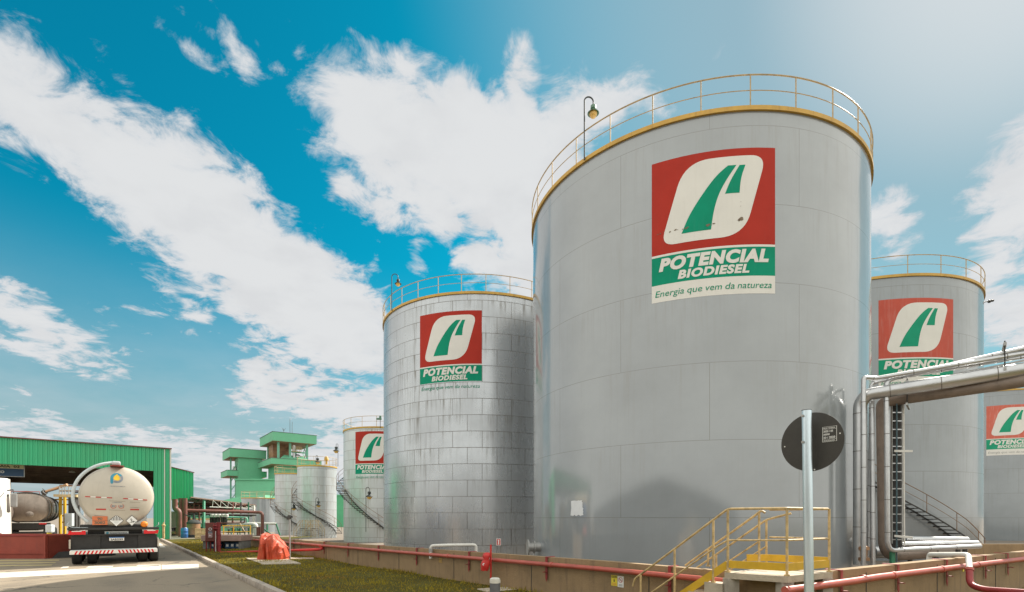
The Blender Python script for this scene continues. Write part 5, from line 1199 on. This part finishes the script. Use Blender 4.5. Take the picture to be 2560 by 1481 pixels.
def tower(label, cpx, cy, Y, Lr, Ll, zslab2, opening, solid, th=2.05):
    c = at(cpx, cy, Y); r = root('process_tower', (c.x, c.y, -.78), label, 'tower', RZ); zt = c.z+.78; inset = 1.6
    # local: x along Vv (right), y along U (left-back); near corner at the origin
    def slab(z, h, x0, x1, y0, y1, m='tower_green'):
        nm = 'roof_slab' if z > zt-3 else 'gallery_slab'
        o = MB().box(((x0+x1)/2, (y0+y1)/2, z-h/2), (x1-x0, y1-y0, h)).build(nm, m, r)
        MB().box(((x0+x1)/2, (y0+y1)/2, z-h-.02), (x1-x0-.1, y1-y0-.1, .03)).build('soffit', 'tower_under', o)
        MB().box(((x0+x1)/2, (y0+y1)/2, z+.05), (x1-x0+.16, y1-y0+.16, .07)).build('edge_trim', 'shed_wall', o); return o
    slab(zt, th, 0, Lr, 0 if opening else -.9, Ll); z2 = zslab2+.78
    slab(z2, 1.35, -.4, Lr+(1.0 if opening else .3), -.5 if opening else 0, Ll)
    if opening:
        MB().box((Lr/2, Ll/2, (z2-1.4)/2), (Lr-2*inset, Ll-2*inset, z2-1.4)).build('shaft', 'tower_green', r)
        for x in (inset, Lr-inset-.2):
            for y in (inset, Ll-inset): MB().box((x, y, (z2+zt-th)/2), (.45, .45, zt-th-z2)).build('column', 'tower_post', r)
        MB().box((inset+2.6, inset, (z2+zt-th)/2), (.45, .45, zt-th-z2)).build('column', 'tower_post', r)
        zb = (z2+zt-th)/2; MB().box((Lr/2+1.5, inset, zb-.1), (Lr-2*inset-3, .3, .3)).build('beam', 'tower_post', r)
        for z0_, z1_ in ((z2, zb), (zb, zt-th)):
            MB().bar((Lr-inset-.3, inset+.4, z0_), (Lr-inset-.3, inset+3, z1_), .12).bar((Lr-inset-.3, inset+3, z0_), (Lr-inset-.3, inset+.4, z1_), .12).build('cross_brace', 'tower_post', r)
        MB().box((Lr*.35, Ll*.6, zb+.5), (Lr*.42, Ll*.35, zt-th-z2-.6)).build('machinery', 'equipment', r)
        MB().lathe([(.5, 0), (.9, .4), (.9, 1.2), (.4, 1.6)], (Lr*.62, inset+1.2, z2), 14).lathe([(.35, 0), (.35, 3.6)], (Lr*.52, inset+.2, z2), 12).build('machinery', 'pipe_silver', r, smooth=True)
        cg = MB(); x0, x1, z0_ = inset+2.9, inset+4.9, zb
        cg.box(((x0+x1)/2, inset-.2, z0_), (x1-x0, 1.4, .12)); 
        for x in np.linspace(x0, x1, 6): cg.bar((x, inset-.9, z0_), (x, inset-.9, z0_+1.1), .07)
        for z in (.55, 1.1): cg.bar((x0, inset-.9, z0_+z), (x1, inset-.9, z0_+z), .07)
        cg.build('balcony', 'rail_yellow', r)
        MB().add([(inset, .4, z2), (Lr-inset, .4, z2), (Lr-inset-1, 2.4, z2+1.2), (inset+1.4, 2.4, z2+1.2)], [(0, 1, 2, 3)]).build('skirt_roof', 'tower_green', r)
        for x, h_ in ((Lr*.28, 1.2), (Lr*.42, 3.6), (Lr*.47, 3.0)): MB().tube([(x, 1.5, zt), (x, 1.5, zt+h_)], .05, 6).build('aerial', 'shed_wall', r)
        MB().bar((Lr*.28, 1.5, zt+.6), (Lr*.28-.4, 1.5, zt+1.3), .06).bar((Lr*.28, 1.5, zt+.6), (Lr*.28+.4, 1.5, zt+1.3), .06).build('aerial', 'shed_wall', r)
    else:
        MB().box(((2.0+Lr-1.1)/2+.1, 2.1, (zt-th)/2), (Lr-2.9, 5.0, zt-th)).build('shaft', 'tower_green', r)
        MB().box((.9, Ll*.35, (zt-th)/2), (.35, .35, zt-th)).build('column', 'tower_post', r)
        zz = 0
        while zz < zt-th-2: MB().bar((.9, Ll*.35, zz), (2.0, .8, zz+2.2), .14).build('cross_brace', 'tower_post', r); zz += 2.3
        MB().box((1.7, 3.5, z2+.6), (.3, 3, 1.4)).build('stair_panel', 'trim_light', r)
    return r
tower('taller green tower with open machinery storey and aerials, right of the other tower', 681.6, 1079.2, 117, 9.9, 13.2, 15.4, True, True)
tower('shorter green tower with solid shaft and flat overhanging roof', 572.6, 1121.8, 124, 8.2, 9.6, 13.3, False, True)

# ------------------------------------------------------------------ tank truck (rear view)
def wheel(parent, x, y, r_=.50, w=.28):
    t = MB().lathe([(r_*.55, -w/2), (r_*.93, -w/2), (r_, -w/2+.04), (r_, w/2-.04), (r_*.93, w/2), (r_*.55, w/2)], (0, 0, 0), 28, 'X').build('wheel', 'tyre', parent, smooth=True)
    t.location = (x, y, r_)
    MB().lathe([(r_*.56, -w/2+.02), (r_*.5, -w/2+.06), (r_*.2, -w/2+.1), (0.0, -w/2+.1)], (0, 0, 0), 20, 'X').build('rim', 'rim', t, smooth=True)
    MB().lathe([(r_*.56, w/2-.02), (r_*.5, w/2-.06), (r_*.2, w/2-.1), (0.0, w/2-.1)], (0, 0, 0), 20, 'X').build('rim', 'rim', t, smooth=True)
def truck():
    r = root('tank_truck', (-14.05, 18.0, 0), 'white rear of a tank truck with hazard plates and striped bumper', 'truck', RZ)
    # measures from the photograph: crop pixel -> metres on the rear plane
    X = lambda u: (u-655)/467; Z = lambda v: (1365-v)/367
    zc, ra = 2.41, 1.05
    prof = [(0.0, -.20), (.30, -.19), (.60, -.15), (.85, -.085), (.98, -.03), (1.05, .03)]
    cx = X(677)
    MB().lathe([(a, b_) for a, b_ in prof]+[(1.05, .05)], (cx, 0.1, zc), 56, 'Y').build('rear_dish', 'truck_white', r, smooth='all')
    tb = MB().lathe([(1.052, .15), (1.075, .18), (1.075, 7.6), (1.04, 7.65), (.8, 7.78), (0, 7.85)], (cx, 0, zc), 56, 'Y').build('tank_body', 'truck_white', r, smooth=True)
    for a0_, a1_, m_ in ((-1.0, .32, 'paint_blue'), (.32, .52, 'paint_yellow')):
        MB().lathe([(1.078, .2), (1.084, .2), (1.084, 7.4), (1.078, 7.4)], (cx, 0, zc), 16, 'Y', a0_, a1_).build('colour_band', m_, tb)
    # thick hose tray arching round the left side
    pts = [(cx-.02-1.19*math.sin(t), .14, zc+.0+1.20*math.cos(t)) for t in np.linspace(.02, 2.42, 30)]
    MB().tube(pts, .052, 12).build('hose_tube', 'hose_grey', r, smooth=True)
    MB().bbox((X(660), .18, Z(48)), (.25, .5, .14), .05).build('manhole_box', 'hose_grey', r); MB().box((X(672), .1, Z(84)), (.40, .5, .03)).build('top_rim', 'skip_red', r)
    # the drop-shaped P emblem on the dish
    yf = lambda x, z: np.interp(math.hypot(x-cx, z-zc), [p[0] for p in prof], [p[1] for p in prof])+.1
    def dpoly(poly, off, nm, m, par=None):
        V, Fs = shape2d([(X(a), Z(c)) for a, c in poly], .06); b = MB(); b.add([(x, yf(x, z)-off, z) for x, z in V], Fs); return b.build(nm, m, par or r)
    ring = [(668+ (84 if 0 else 84)*math.cos(t), 243-66*math.sin(t)) for t in np.linspace(-2.2, math.pi*1.02, 26)]
    ring_in = [(672+50*math.cos(t), 243-40*math.sin(t)) for t in np.linspace(math.pi*1.02, -2.2, 26)]
    em = dpoly(ring[:14]+ring_in[12:], .006, 'emblem', 'logo_slate'); dpoly(ring[13:]+ring_in[:13], .006, 'emblem_arc', 'logo_teal', em)
    dpoly([(584, 243), (618, 243), (626, 300), (612, 318), (592, 318), (584, 300)], .007, 'emblem_stem', 'logo_teal', em)
    dpoly([(672, 190), (700, 222), (710, 250), (696, 272), (668, 276), (640, 268), (624, 246), (636, 220)], .010, 'emblem_drop', 'paint_yellow', em)
    V, Fs = text_geo('PETROQUIMICA', 1.0, .02); w = max(v[0] for v in V); hh = max(v[1] for v in V)
    b = MB(); b.add([(X(588)+x/w*(X(780)-X(588)), yf(X(680), Z(352))-.008, Z(357)+y/hh*.028) for x, y in V], Fs); b.build('lettering', 'logo_slate', r)
    for i, (a, c, z) in enumerate(((265, 332, 491), (398, 468, 496), (538, 608, 501), (752, 818, 508), (888, 952, 514), (1016, 1078, 520))):
        dpoly([(a, z-7), (c, z-5), (c, z+8), (a, z+6)], .006, 'reflector_strip', 'reflex_red')
    for a, c, z in ((332, 398, 493), (468, 538, 498), (818, 888, 511), (952, 1016, 517)): dpoly([(a, z-6), (c, z-5), (c, z+6), (a, z+5)], .005, 'reflector_strip', 'reflex_white')
    for a, c in ((400, 530), (845, 966)): dpoly([(a, 642), (c, 642), (c, 660), (a, 660)], .006, 'reflector_strip', 'reflex_red')
    # framed pictogram board with two ringed speed marks
    fr = None
    for seg in (((568, 541), (780, 545)), ((780, 545), (778, 663)), ((778, 663), (568, 658)), ((568, 658), (568, 541)), ((842, 552), (978, 556)), ((978, 556), (976, 625)), ((976, 625), (842, 622)), ((842, 622), (842, 552))):
        (a, c), (d, e_) = seg; w_ = 3
        o = dpoly([(a-w_/2, c-w_/2), (d+w_/2, e_-w_/2), (d+w_/2, e_+w_/2), (a-w_/2, c+w_/2)], .006, 'sticker_line', 'peeled_paint', fr); fr = fr or o
    for cx_ in (624, 726):
        b = MB(); m = 20; f = lambda t, R: (X(cx_+math.cos(t)*R), yf(X(cx_), Z(608))-.007, Z(608-math.sin(t)*R*.8))
        for k in range(m): a_, c_ = math.tau*k/m, math.tau*(k+1)/m; b.add([f(a_, 32), f(a_, 38), f(c_, 38), f(c_, 32)], [(0, 1, 2, 3)])
        b.build('speed_ring', 'reflex_red', fr)
        V, Fs = text_geo('80', 1.0, .03); w = max(v[0] for v in V); hh = max(v[1] for v in V); b = MB(); b.add([(X(cx_-22)+x/w*.094, yf(X(cx_), Z(608))-.008, Z(618)+y/hh*.06) for x, y in V], Fs); b.build('lettering', 'logo_slate', fr)
    V, Fs = text_geo('COMBUSTIVEL', 1.0, .02); w = max(v[0] for v in V); hh = max(v[1] for v in V); b = MB(); b.add([(X(612)+x/w*.27, yf(X(670), Z(560))-.008, Z(566)+y/hh*.03) for x, y in V], Fs); b.build('lettering', 'logo_slate', fr)
    # chassis and rear end
    MB().bbox((X(645), .18, Z(900)), (2.56, .34, .085), .015).build('chassis_beam', 'truck_black', r)
    MB().box((X(645), 4.4, 1.12), (.9, 7.0, .22)).build('chassis_rail', 'truck_black', r)
    for a, c in ((84, 455), (955, 1222)): MB().bbox((X((a+c)/2), .30, (Z(985)+Z(1168))/2), (X(c)-X(a), .04, Z(985)-Z(1168)), .01).build('mud_flap', 'truck_black', r)
    MB().bbox((X(655), .42, (Z(915)+Z(1165))/2), (1.55, .20, Z(915)-Z(1165)), .02).build('rear_panel', 'wall_dark', r)
    for a, c, mir in ((52, 272, 1), (1032, 1240, -1)):
        x0, x1 = X(a), X(c); P = [(x0, Z(972)), (x0+.04, Z(924)), (x1, Z(924)), (x1, Z(972))] if mir > 0 else [(x0, Z(972)), (x0, Z(924)), (x1, Z(924)), (x1-.03, Z(972))]
        tl = MB().hull_strip([Vector((x, .0, z)) for x, z in P], [Vector((x, .1, z)) for x, z in P]).build('tail_light', 'tail_red', r)
        MB().box(((x0+x1)/2, -.004, Z(930)), ((x1-x0)*.55, .008, .025)).build('lamp_lens', 'reflex_white', tl)
    mp = MB().bbox((X(667), .25, Z(958)), (X(825)-X(508), .02, .125), .005).build('maker_plate', 'hose_grey', r)
    V, Fs = text_geo('RODOTECNICA', 1.0, .05); w = max(v[0] for v in V); hh = max(v[1] for v in V); b = MB(); b.add([(X(580)+x/w*(X(808)-X(580)), .237, Z(968)+y/hh*.055) for x, y in V], Fs); b.build('lettering', 'logo_slate', mp)
    MB().lathe([(.045, 0), (.045, .004), (0, .004)], (X(546), .232, Z(957)), 6, 'Y').build('maker_mark', 'logo_teal', mp)
    lp = MB().bbox((X(668), .20, Z(1036)), (X(767)-X(570), .02, .135), .004).build('licence_plate', 'reflex_white', r)
    MB().box((X(668), .187, Z(1017)), (X(767)-X(570)-.01, .004, .032)).build('plate_strip', 'paint_blue', lp)
    V, Fs = text_geo('SAB3J99', 1.0, .02); w = max(v[0] for v in V); hh = max(v[1] for v in V); b = MB(); b.add([(X(588)+x/w*(X(750)-X(588)), .186, Z(1056)+y/hh*.07) for x, y in V], Fs); b.build('lettering', 'sign_black', lp)
    # striped bumper
    bp = MB().bbox((X(648), .02, Z(1197)), (X(1220)-X(76), .10, .125), .01).build('bumper', 'reflex_white', r)
    mid = 655; z0_, z1_ = Z(1219), Z(1177)
    for k in range(11):
        for sgn in (1, -1):
            a = 25+k*50.0; 
            if a+46 > 560: continue
            P = [(X(mid+sgn*a), z1_), (X(mid+sgn*(a+24)), z1_), (X(mid+sgn*(a+46)), z0_), (X(mid+sgn*(a+22)), z0_)]
            b = MB(); b.add([(x, -.0335, z) for x, z in P], [(0, 1, 2, 3)]); b.build('bumper_stripe', 'tail_red', bp)
    MB().box((X(648), .03, Z(1170)), (X(1215)-X(90), .06, .03)).build('bumper_rail', 'hose_grey', r)
    for a, c in ((62, 90), (1222, 1250)): MB().bbox((X((a+c)/2), .25, (Z(1035)+Z(1150))/2), (.05, .25, Z(1035)-Z(1150)), .01).build('side_guard', 'truck_white', r)
    # hazard plates
    pl = MB().bbox((X(451), -.02, (Z(740)+Z(850))/2), (X(548)-X(354), .015, Z(740)-Z(850)), .006).build('hazard_plate', 'placard_orange', r)
    for body, zz in (('90', 788), ('3082', 838)):
        V, Fs = text_geo(body, 1.0, .04); w = max(v[0] for v in V); hh = max(v[1] for v in V); ww = .14 if body == '90' else .30
        b = MB(); b.add([(X(451)-ww/2+x/w*ww, -.031, Z(zz)+y/hh*.095) for x, y in V], Fs); b.build('lettering', 'peeled_paint', pl)
    MB().box((X(451), -.031, Z(795)), (X(548)-X(354), .004, .008)).build('divider', 'peeled_paint', pl)
    for cx_, hr, vr, kind_ in ((663, 96, 78, 'nine'), (868, 82, 72, 'eco')):
        c_z = Z(797); D_ = [(-1, 0), (0, 1), (1, 0), (0, -1)]; hx, hz = hr/467, vr/367
        P = [(X(cx_)+a*hx, c_z+b_*hz) for a, b_ in D_]
        o = MB().hull_strip([Vector((x, -.03, z)) for x, z in P], [Vector((x, -.02, z)) for x, z in P]).build('hazard_diamond', 'sign_black', r)
        P = [(X(cx_)+a*hx*.91, c_z+b_*hz*.91) for a, b_ in D_]; MB().hull_strip([Vector((x, -.034, z)) for x, z in P], [Vector((x, -.031, z)) for x, z in P]).build('diamond_face', 'sign_white', o)
        q = lambda pts: [(X(cx_)+a*hx, -.037, c_z+b_*hz) for a, b_ in pts]
        if kind_ == 'nine':
            for k in range(7):
                a = -.60+k*.2; tp = .86-abs(a)*.98; 
                b = MB(); b.add(q([(a-.05, .03), (a+.05, .03), (a+.05, tp), (a-.05, tp)]), [(0, 1, 2, 3)])
                if k % 1 == 0 and tp > .1: b.build('black_bar', 'sign_black', o)
            for y_ in (-.14, -.28, -.42): b = MB(); b.add(q([(-.45-y_*.5+.0, y_), (.45+y_*.5, y_), (.45+y_*.5, y_+.05), (-.45-y_*.5, y_+.05)]), [(0, 1, 2, 3)]); b.build('text_line', 'hose_grey', o)
        else:
            b = MB(); b.add(q([(-.55, -.38), (.35, -.38), (.35, -.33), (-.55, -.33)]), [(0, 1, 2, 3)]).add(q([(-.14, -.35), (-.06, -.35), (-.06, .42), (-.14, .42)]), [(0, 1, 2, 3)])
            b.add(q([(-.10, .1), (-.34, .34), (-.30, .38), (-.06, .16)]), [(0, 1, 2, 3)]).add(q([(-.10, .0), (.12, .22), (.15, .18), (-.06, -.06)]), [(0, 1, 2, 3)]); b.build('tree_symbol', 'sign_black', o)
            b = MB(); b.add(q([(.02, -.16), (.12, -.06), (.30, -.05), (.45, -.16), (.55, -.06), (.55, -.26), (.45, -.18), (.28, -.26), (.10, -.24)]), [tuple(range(9))]); b.build('fish_symbol', 'sign_black', o)
    MB().lathe([(0, -.07), (.07, -.06), (.105, -.02), (.11, .03), (.09, .05)], (X(1037), 0.0, Z(845)), 20, 'Y').build('beacon', 'beacon_orange', r, smooth=True)
    MB().bbox((X(640), .4, Z(868)), (1.9, .5, .12), .03).build('tank_saddle', 'truck_black', r)
    MB().tube(bend([(X(70), .2, Z(810)), (X(40), .1, Z(850)), (X(110), .05, Z(882)), (X(300), .05, Z(885))], .05), .012, 6).tube([(X(1200), .2, Z(880)), (X(1240), .1, Z(850)), (X(1240), .1, Z(820))], .012, 6).build('hand_bar', 'hose_grey', r, smooth=True)
    for y in (.95, 2.25, 3.55):
        for x in (X(150), X(345), X(1030), X(1190)): wheel(r, x, y, .47, .27)
    MB().box((0, 2.2, 1.05), (2.3, 4.0, .05)).build('mudguard', 'truck_black', r)
    # cab far ahead
    MB().bbox((0.02, 10.2, 2.05), (2.48, 2.0, 2.5), .12).build('cab', 'cab_white', r)
    for x in (1.36, -1.36):
        m_ = MB().bbox((x+.05, 9.5, 2.55), (.24, .16, .62), .04).build('mirror', 'steel_grey', r)
        MB().tube([(x-.3, 9.6, 2.85), (x+.05, 9.5, 2.9)], .03, 8).build('mirror_arm', 'truck_black', m_)
    for y in (9.9,): wheel(r, -1.08, y, .5, .3); wheel(r, 1.08, y, .5, .3)
    MB().lathe([(.0, 0), (.09, 0), (.09, .7), (.03, .9)], (X(1165), 7.9, 2.2), 12).tube([(X(1140), 7.9, 3.2), (X(1160), 7.9, 3.3), (X(1165), 7.9, 2.6)], .035, 8).build('exhaust', 'mirror_chrome', r, smooth=True)
truck()

# cab of the white truck at the left edge, facing the viewer
def parked_cab():
    px = -76; Y = 25.0; r = root('parked_truck', ((px-CX)/F*Y, Y, 0), 'white truck cab cut by the left edge of the picture behind the red skip', 'truck', RZ)
    # local -Y faces the viewer
    sec = [(-.10, .45), (-.02, 1.25), (.02, 1.9), (.16, 2.9), (.42, 3.55), (.8, 3.72), (2.1, 3.72), (2.1, .45)]
    nseg = 18; V = []
    for k in range(nseg+1):
        t = -1+2*k/nseg; x = 1.25*t; rnd = .42*(abs(t)**5)
        V += [(x*(1-.05*max(0, z-1.8)/2*abs(t)), y+rnd*(1 if y < 1.9 else 0), z) for y, z in sec]
    m = len(sec); Fs = [(k*m+i, (k+1)*m+i, (k+1)*m+(i+1) % m, k*m+(i+1) % m) for k in range(nseg) for i in range(m)]+[tuple(range(m)), tuple(nseg*m+i for i in range(m))[::-1]]
    MB().add(V, Fs).build('cab', 'cab_white', r, smooth=True)
    MB().add([(-1.02, -.03, 1.95), (.98, -.03, 1.95), (.92, .10, 2.95), (-.96, .10, 2.95)], [(0, 1, 2, 3)]).build('windscreen', 'glass_dark', r)
    MB().bbox((0, -.12, 1.2), (1.5, .08, .9), .02).build('grille', 'wall_dark', r); MB().bbox((0, -.1, .55), (2.4, .3, .4), .06).build('bumper', 'cab_white', r)
    for x in (-.95, .95): MB().bbox((x, -.16, .80), (.38, .14, .22), .04).build('headlight', 'mirror_chrome', r)
    MB().add([(1.262, .5, 1.95), (1.262, 1.5, 1.95), (1.21, 1.5, 2.9), (1.21, .6, 2.9)], [(0, 1, 2, 3)]).build('side_window', 'glass_dark', r)
    for x in (-1.5, 1.5):
        m_ = MB().bbox((x+.04*np.sign(x), .22, 2.55), (.26, .14, .72), .05).build('mirror', 'steel_grey', r)
        MB().tube([(x*.84, .5, 3.05), (x, .3, 3.1), (x+.04*np.sign(x), .22, 2.9)], .03, 8).build('mirror_arm', 'truck_black', m_)
    for x in (-1.05, 1.05): wheel(r, x, 1.2, .5, .3)
    MB().lathe([(0, 2.4), (.8, 2.45), (.95, 2.6), (.95, 8.4), (.8, 8.55), (0, 8.6)], (-.2, 0, 2.0), 28, 'Y').build('tank_body', 'pipe_dark', r, smooth=True)
parked_cab()
# second tanker under the bay roof
def tanker2():
    Y = 31.5; px = 66; r = root('tank_trailer', ((px-CX)/F*Y, Y, 0), 'dirty steel tank trailer under the loading arm, behind the red skip', 'trailer', RZ)
    zc = 2.28; sec = [(1.08*math.cos(t)*(1), .92*math.sin(t)+(.0)) for t in np.linspace(0, math.tau, 40, endpoint=False)]
    sec = [(math.copysign(abs(math.cos(t))**.75, math.cos(t))*1.08, math.copysign(abs(math.sin(t))**.8, math.sin(t))*.92) for t in np.linspace(0, math.tau, 40, endpoint=False)]
    V = []; ys = [(0.0, .86), (.05, .96), (.12, 1.0), (8.6, 1.0), (8.75, .9)]
    for y, k in ys: V += [(x*k, y, zc+z*k) for x, z in sec]
    n = 40; Fs = [(i*n+k, i*n+(k+1) % n, (i+1)*n+(k+1) % n, (i+1)*n+k) for i in range(len(ys)-1) for k in range(n)]+[tuple(range(n)), tuple(4*n+k for k in range(n))[::-1]]
    MB().add(V, Fs).build('tank_body', 'tanker_steel', r, smooth=True)
    for y in (.0, 2.2, 4.4, 6.6):
        pts = [(x*1.015, y+.06, zc+z*1.015) for x, z in sec]; MB().tube(pts, .03, 6, closed=True).build('rib', 'steel_dark', r, smooth=True)
    MB().lathe([(.20, 0), (.20, -.03), (.15, -.05), (0, -.05)], (0.15, -.02, 1.85), 20, 'Y').build('manhole', 'tanker_steel', r, smooth=True)
    MB().bbox((0, .2, 1.12), (2.2, .4, .42), .03).build('rear_frame', 'truck_black', r); MB().box((0, 4.5, 1.0), (1.0, 8.4, .3)).build('chassis_rail', 'truck_black', r)
    MB().bbox((0, .1, .72), (2.3, .12, .14), .02).build('bumper', 'truck_black', r)
    MB().box((.75, -.02, 1.28), (.35, .03, .09)).build('tail_light', 'tail_red', r); MB().box((.3, -.02, 1.35), (1.2, .03, .05)).build('light_bar', 'reflex_white', r)
    for y in (.9, 2.1, 3.3): wheel(r, -.95, y, .5, .45); wheel(r, .95, y, .5, .45)
    for x in (-.3, .3): MB().lathe([(.25, .88), (.25, 1.0), (.1, 1.05), (0, 1.05)], (x*0, 2.2+x*6, zc), 14).build('hatch', 'tanker_steel', r, smooth=True)
    MB().tube([(-.7, .1, zc+.86), (-.7, .1, zc+1.0), (.6, .1, zc+1.0), (.6, .1, zc+.86)], .03, 6).build('walkway_rail', 'skip_red', r, smooth=True)
tanker2()
def gantry():
    Y = 33.5; r = root('loading_gantry', tuple(at(160, 1345, Y))[:2]+(0,), 'yellow loading gantry with platform and jointed loading arm over the trailer', 'gantry')
    for x, Yp in ((151, Y), (162, Y+.9), (190, Y), (197, Y+.9)): MB().bar(tuple(at(x, 1337, Yp))[:2]+(0.02,), at(x, 1238, Yp), .12).build('leg', 'band_yellow' if x < 170 else 'steel_dark', r, world=True)
    a, b_ = at(148, 1240, Y), at(205, 1241, Y+.3); MB().bar(a, b_, 1.2, .16).build('platform', 'wood', r, world=True)
    for x in (149, 156, 163, 172, 181): MB().bar(at(x, 1239, Y-.3), at(x, 1216, Y-.3), .05).build('rail_post', 'steel_grey', r, world=True)
    for y in (1216, 1227): MB().bar(at(149, y, Y-.3), at(184, y, Y-.3), .045).build('rail', 'rail_yellow', r, world=True)
    MB().tube([at(168, 1212, Y), at(150, 1218, Y), at(113, 1230, Y-.6)], .085, 10).build('loading_arm', 'equipment', r, smooth=True, world=True)
    MB().tube([at(113, 1230, Y-.6), at(108, 1233, Y-.6)], .16, 12).tube([at(112, 1231, Y-.6), at(113, 1242, Y-.6)], .07, 8).build('arm_joint', 'steel_dark', r, smooth=True, world=True)
    MB().tube([at(110, 1238, Y-.6), at(86, 1243, Y-1)], .07, 10).build('loading_spout', 'equipment', r, smooth=True, world=True)
    MB().tube([at(116, 1230, Y-.6), at(106, 1222, Y-.7)], .02, 6).tube([at(150, 1222, Y), at(116, 1232, Y-.6)], .02, 6).build('cable', 'steel_dark', r, smooth=True, world=True)
    MB().bbox(tuple(at(174, 1300, Y)), (.42, .3, .85), .02).build('control_box', 'hose_grey', r, world=True)
    for x in (180, 186, 192): MB().bar(tuple(at(x, 1337, Y+2))[:2]+(0.02,), at(x, 1236, Y+2), .28 if x == 180 else .16).build('leg', 'wall_dark', r, world=True)
    for y in (1214, 1228, 1262, 1290, 1306): MB().bar(at(150, y, Y+3), at(200, y, Y+3), .09).build('crossbeam', 'pipe_redbrown', r, world=True)
    MB().bar(at(105, 1249, Y+4), at(200, 1250, Y+4), .10).build('crossbeam', 'curb_yellow', r, world=True)
gantry()
def skip():
    Y = 20.5; z = CAMH+(HY-1339)/F*Y; x1 = (118-CX)/F*Y; r = root('red_skip', (x1-3, Y, 0), 'rust red steel skip wall at the lower left with a black ramp behind', 'skip')
    x0 = x1-6.4
    MB().box(((x0+x1)/2, Y+.03, z/2), (x1-x0, .06, z)).build('front_panel', 'skip_red', r, world=True)
    MB().box((x1-.03, Y+1.1, z/2), (.06, 2.1, z)).build('side_panel', 'skip_red', r, world=True)
    MB().box(((x0+x1)/2, Y+2.1, z/2), (x1-x0, .06, z)).build('back_panel', 'skip_red', r, world=True)
    MB().bar((x0, Y-.01, z), (x1, Y-.01, z), .05, .05).build('top_rim', 'fire_red_dark', r, world=True); MB().box(((x0+x1)/2, Y-.02, .22), (x1-x0, .04, .05)).build('rib', 'skip_red', r, world=True)
    for x in (x1-.06, x1-2.2, x1-4.3): MB().box((x, Y-.03, z/2), (.07, .05, z-.04)).build('rib', 'skip_red', r, world=True)
    b = MB().add([(x1+.02, Y+.2, 0), (x1+.9, Y+2.6, 0.0), (x1+.9, Y+2.8, .28), (x1+.02, Y+2.2, .26), (x1+.02, Y+.3, .05)], [(0, 1, 2, 3, 4)])
    tag(MB().hull_strip([Vector(p) for p in ((x1+.05, Y+.15, .01), (x1+1.35, Y+1.6, .01), (x1+1.35, Y+1.75, .24), (x1+.05, Y+.45, .24))], [Vector(p) for p in ((x1+.0, Y+.5, .01), (x1+1.2, Y+2.0, .01), (x1+1.2, Y+2.05, .24), (x1+.0, Y+.8, .24))]).build('wheel_ramp', 'wall_dark'), 'black wheel ramp lying beside the red skip', 'ramp')
skip()
p = at(123, 1355, 27); r = root('hydrant', (p.x, p.y, 0), 'small pale hydrant with yellow collar behind the red skip corner', 'hydrant')
MB().tube([(0, 0, 0), (0, 0, .72)], .05, 10).build('standpipe', 'pipe_white', r, smooth=True); MB().tube([(0, 0, .72), (0, 0, .86)], .10, 10).build('collar', 'sign_yellow', r, smooth=True); MB().bbox((.05, 0, 1.08), (.32, .25, .42), .06).build('head', 'hose_grey', r)
p = grd(409, 1349); r = root('hydrant', (p.x, p.y, .06), 'slim ochre hydrant at the far end of the kerb beside the loading bay', 'hydrant')
MB().tube([(0, 0, 0), (0, 0, .95)], .08, 10).build('standpipe', 'rail_worn', r, smooth=True); MB().lathe([(.12, .95), (.12, 1.05), (.05, 1.12), (.05, 1.25)], n=10).build('head', 'rail_worn', r, smooth=True)
# raised loading island
tag(MB().box((-33.5, 38.0, .08), (13, .9, .16), RZ-.12).build('loading_island', 'island'), 'low pale concrete loading island beside the gantry', 'island')

# gabled store house on the far side of the road, behind the viewer (mirrors softly in the big tank)
r = root('store_house', (-10.3, -5.5, 0), 'long grey gabled store house across the road behind the viewer', 'building', R_(-34.6))
W_, H0, H1, L_ = 66.0, 2.2, 4.9, 14.0
P = [(-W_/2, 0), (W_/2, 0), (W_/2, H0), (0, H1), (-W_/2, H0)]
MB().hull_strip([Vector((x, 0, z)) for x, z in P], [Vector((x, -L_, z)) for x, z in P]).build('wall', 'wall_dark', r)
for s_ in (-1, 1): MB().hull_strip([Vector((s_*(W_/2+.5), .4, H0-.1)), Vector((0, .4, H1+.05)), Vector((0, .4, H1+.25)), Vector((s_*(W_/2+.5), .4, H0+.1))], [Vector((s_*(W_/2+.5), -L_-.4, H0-.1)), Vector((0, -L_-.4, H1+.05)), Vector((0, -L_-.4, H1+.25)), Vector((s_*(W_/2+.5), -L_-.4, H0+.1))]).build('roof', 'wall_dark', r)
MB().box((0, .06, 1.3), (5, .1, 2.6)).build('door', 'steel_dark', r)

# small access stiles over the dike walls beside the plated tanks
def stile(x, lab):
    Y = 54.0; q = at(x, 1340, Y); r = root('stile', (q.x, q.y, -.45), lab, 'stairs', group='yellow railed stiles beside the small tanks')
    MB().box((0, 0, .95), (.55, .7, .06)).build('landing', 'stair_dark', r)
    for k in range(4):
        for s_ in (-1, 1): MB().box((s_*(.36+.14*k), 0, .78-.19*k), (.22, .66, .04)).build('tread', 'stair_dark', r)
    for y in (-.34, .34):
        b = MB(); b.tube([(-.95, y, .9), (-.28, y, 1.85), (.28, y, 1.85), (.95, y, .9)], .024, 6).tube([(-.95, y, .5), (-.28, y, 1.4), (.28, y, 1.4), (.95, y, .5)], .018, 6)
        for xx, zz in ((-.95, .9), (-.28, 1.85), (.28, 1.85), (.95, .9)): b.tube([(xx, y, .0), (xx, y, zz)], .024, 6)
        b.build('handrail', 'rail_yellow', r, smooth=True)
stile(760, 'yellow railed stile at the foot of the small plated tank, left one'); stile(786, 'yellow railed stile at the foot of the small plated tank, right one')
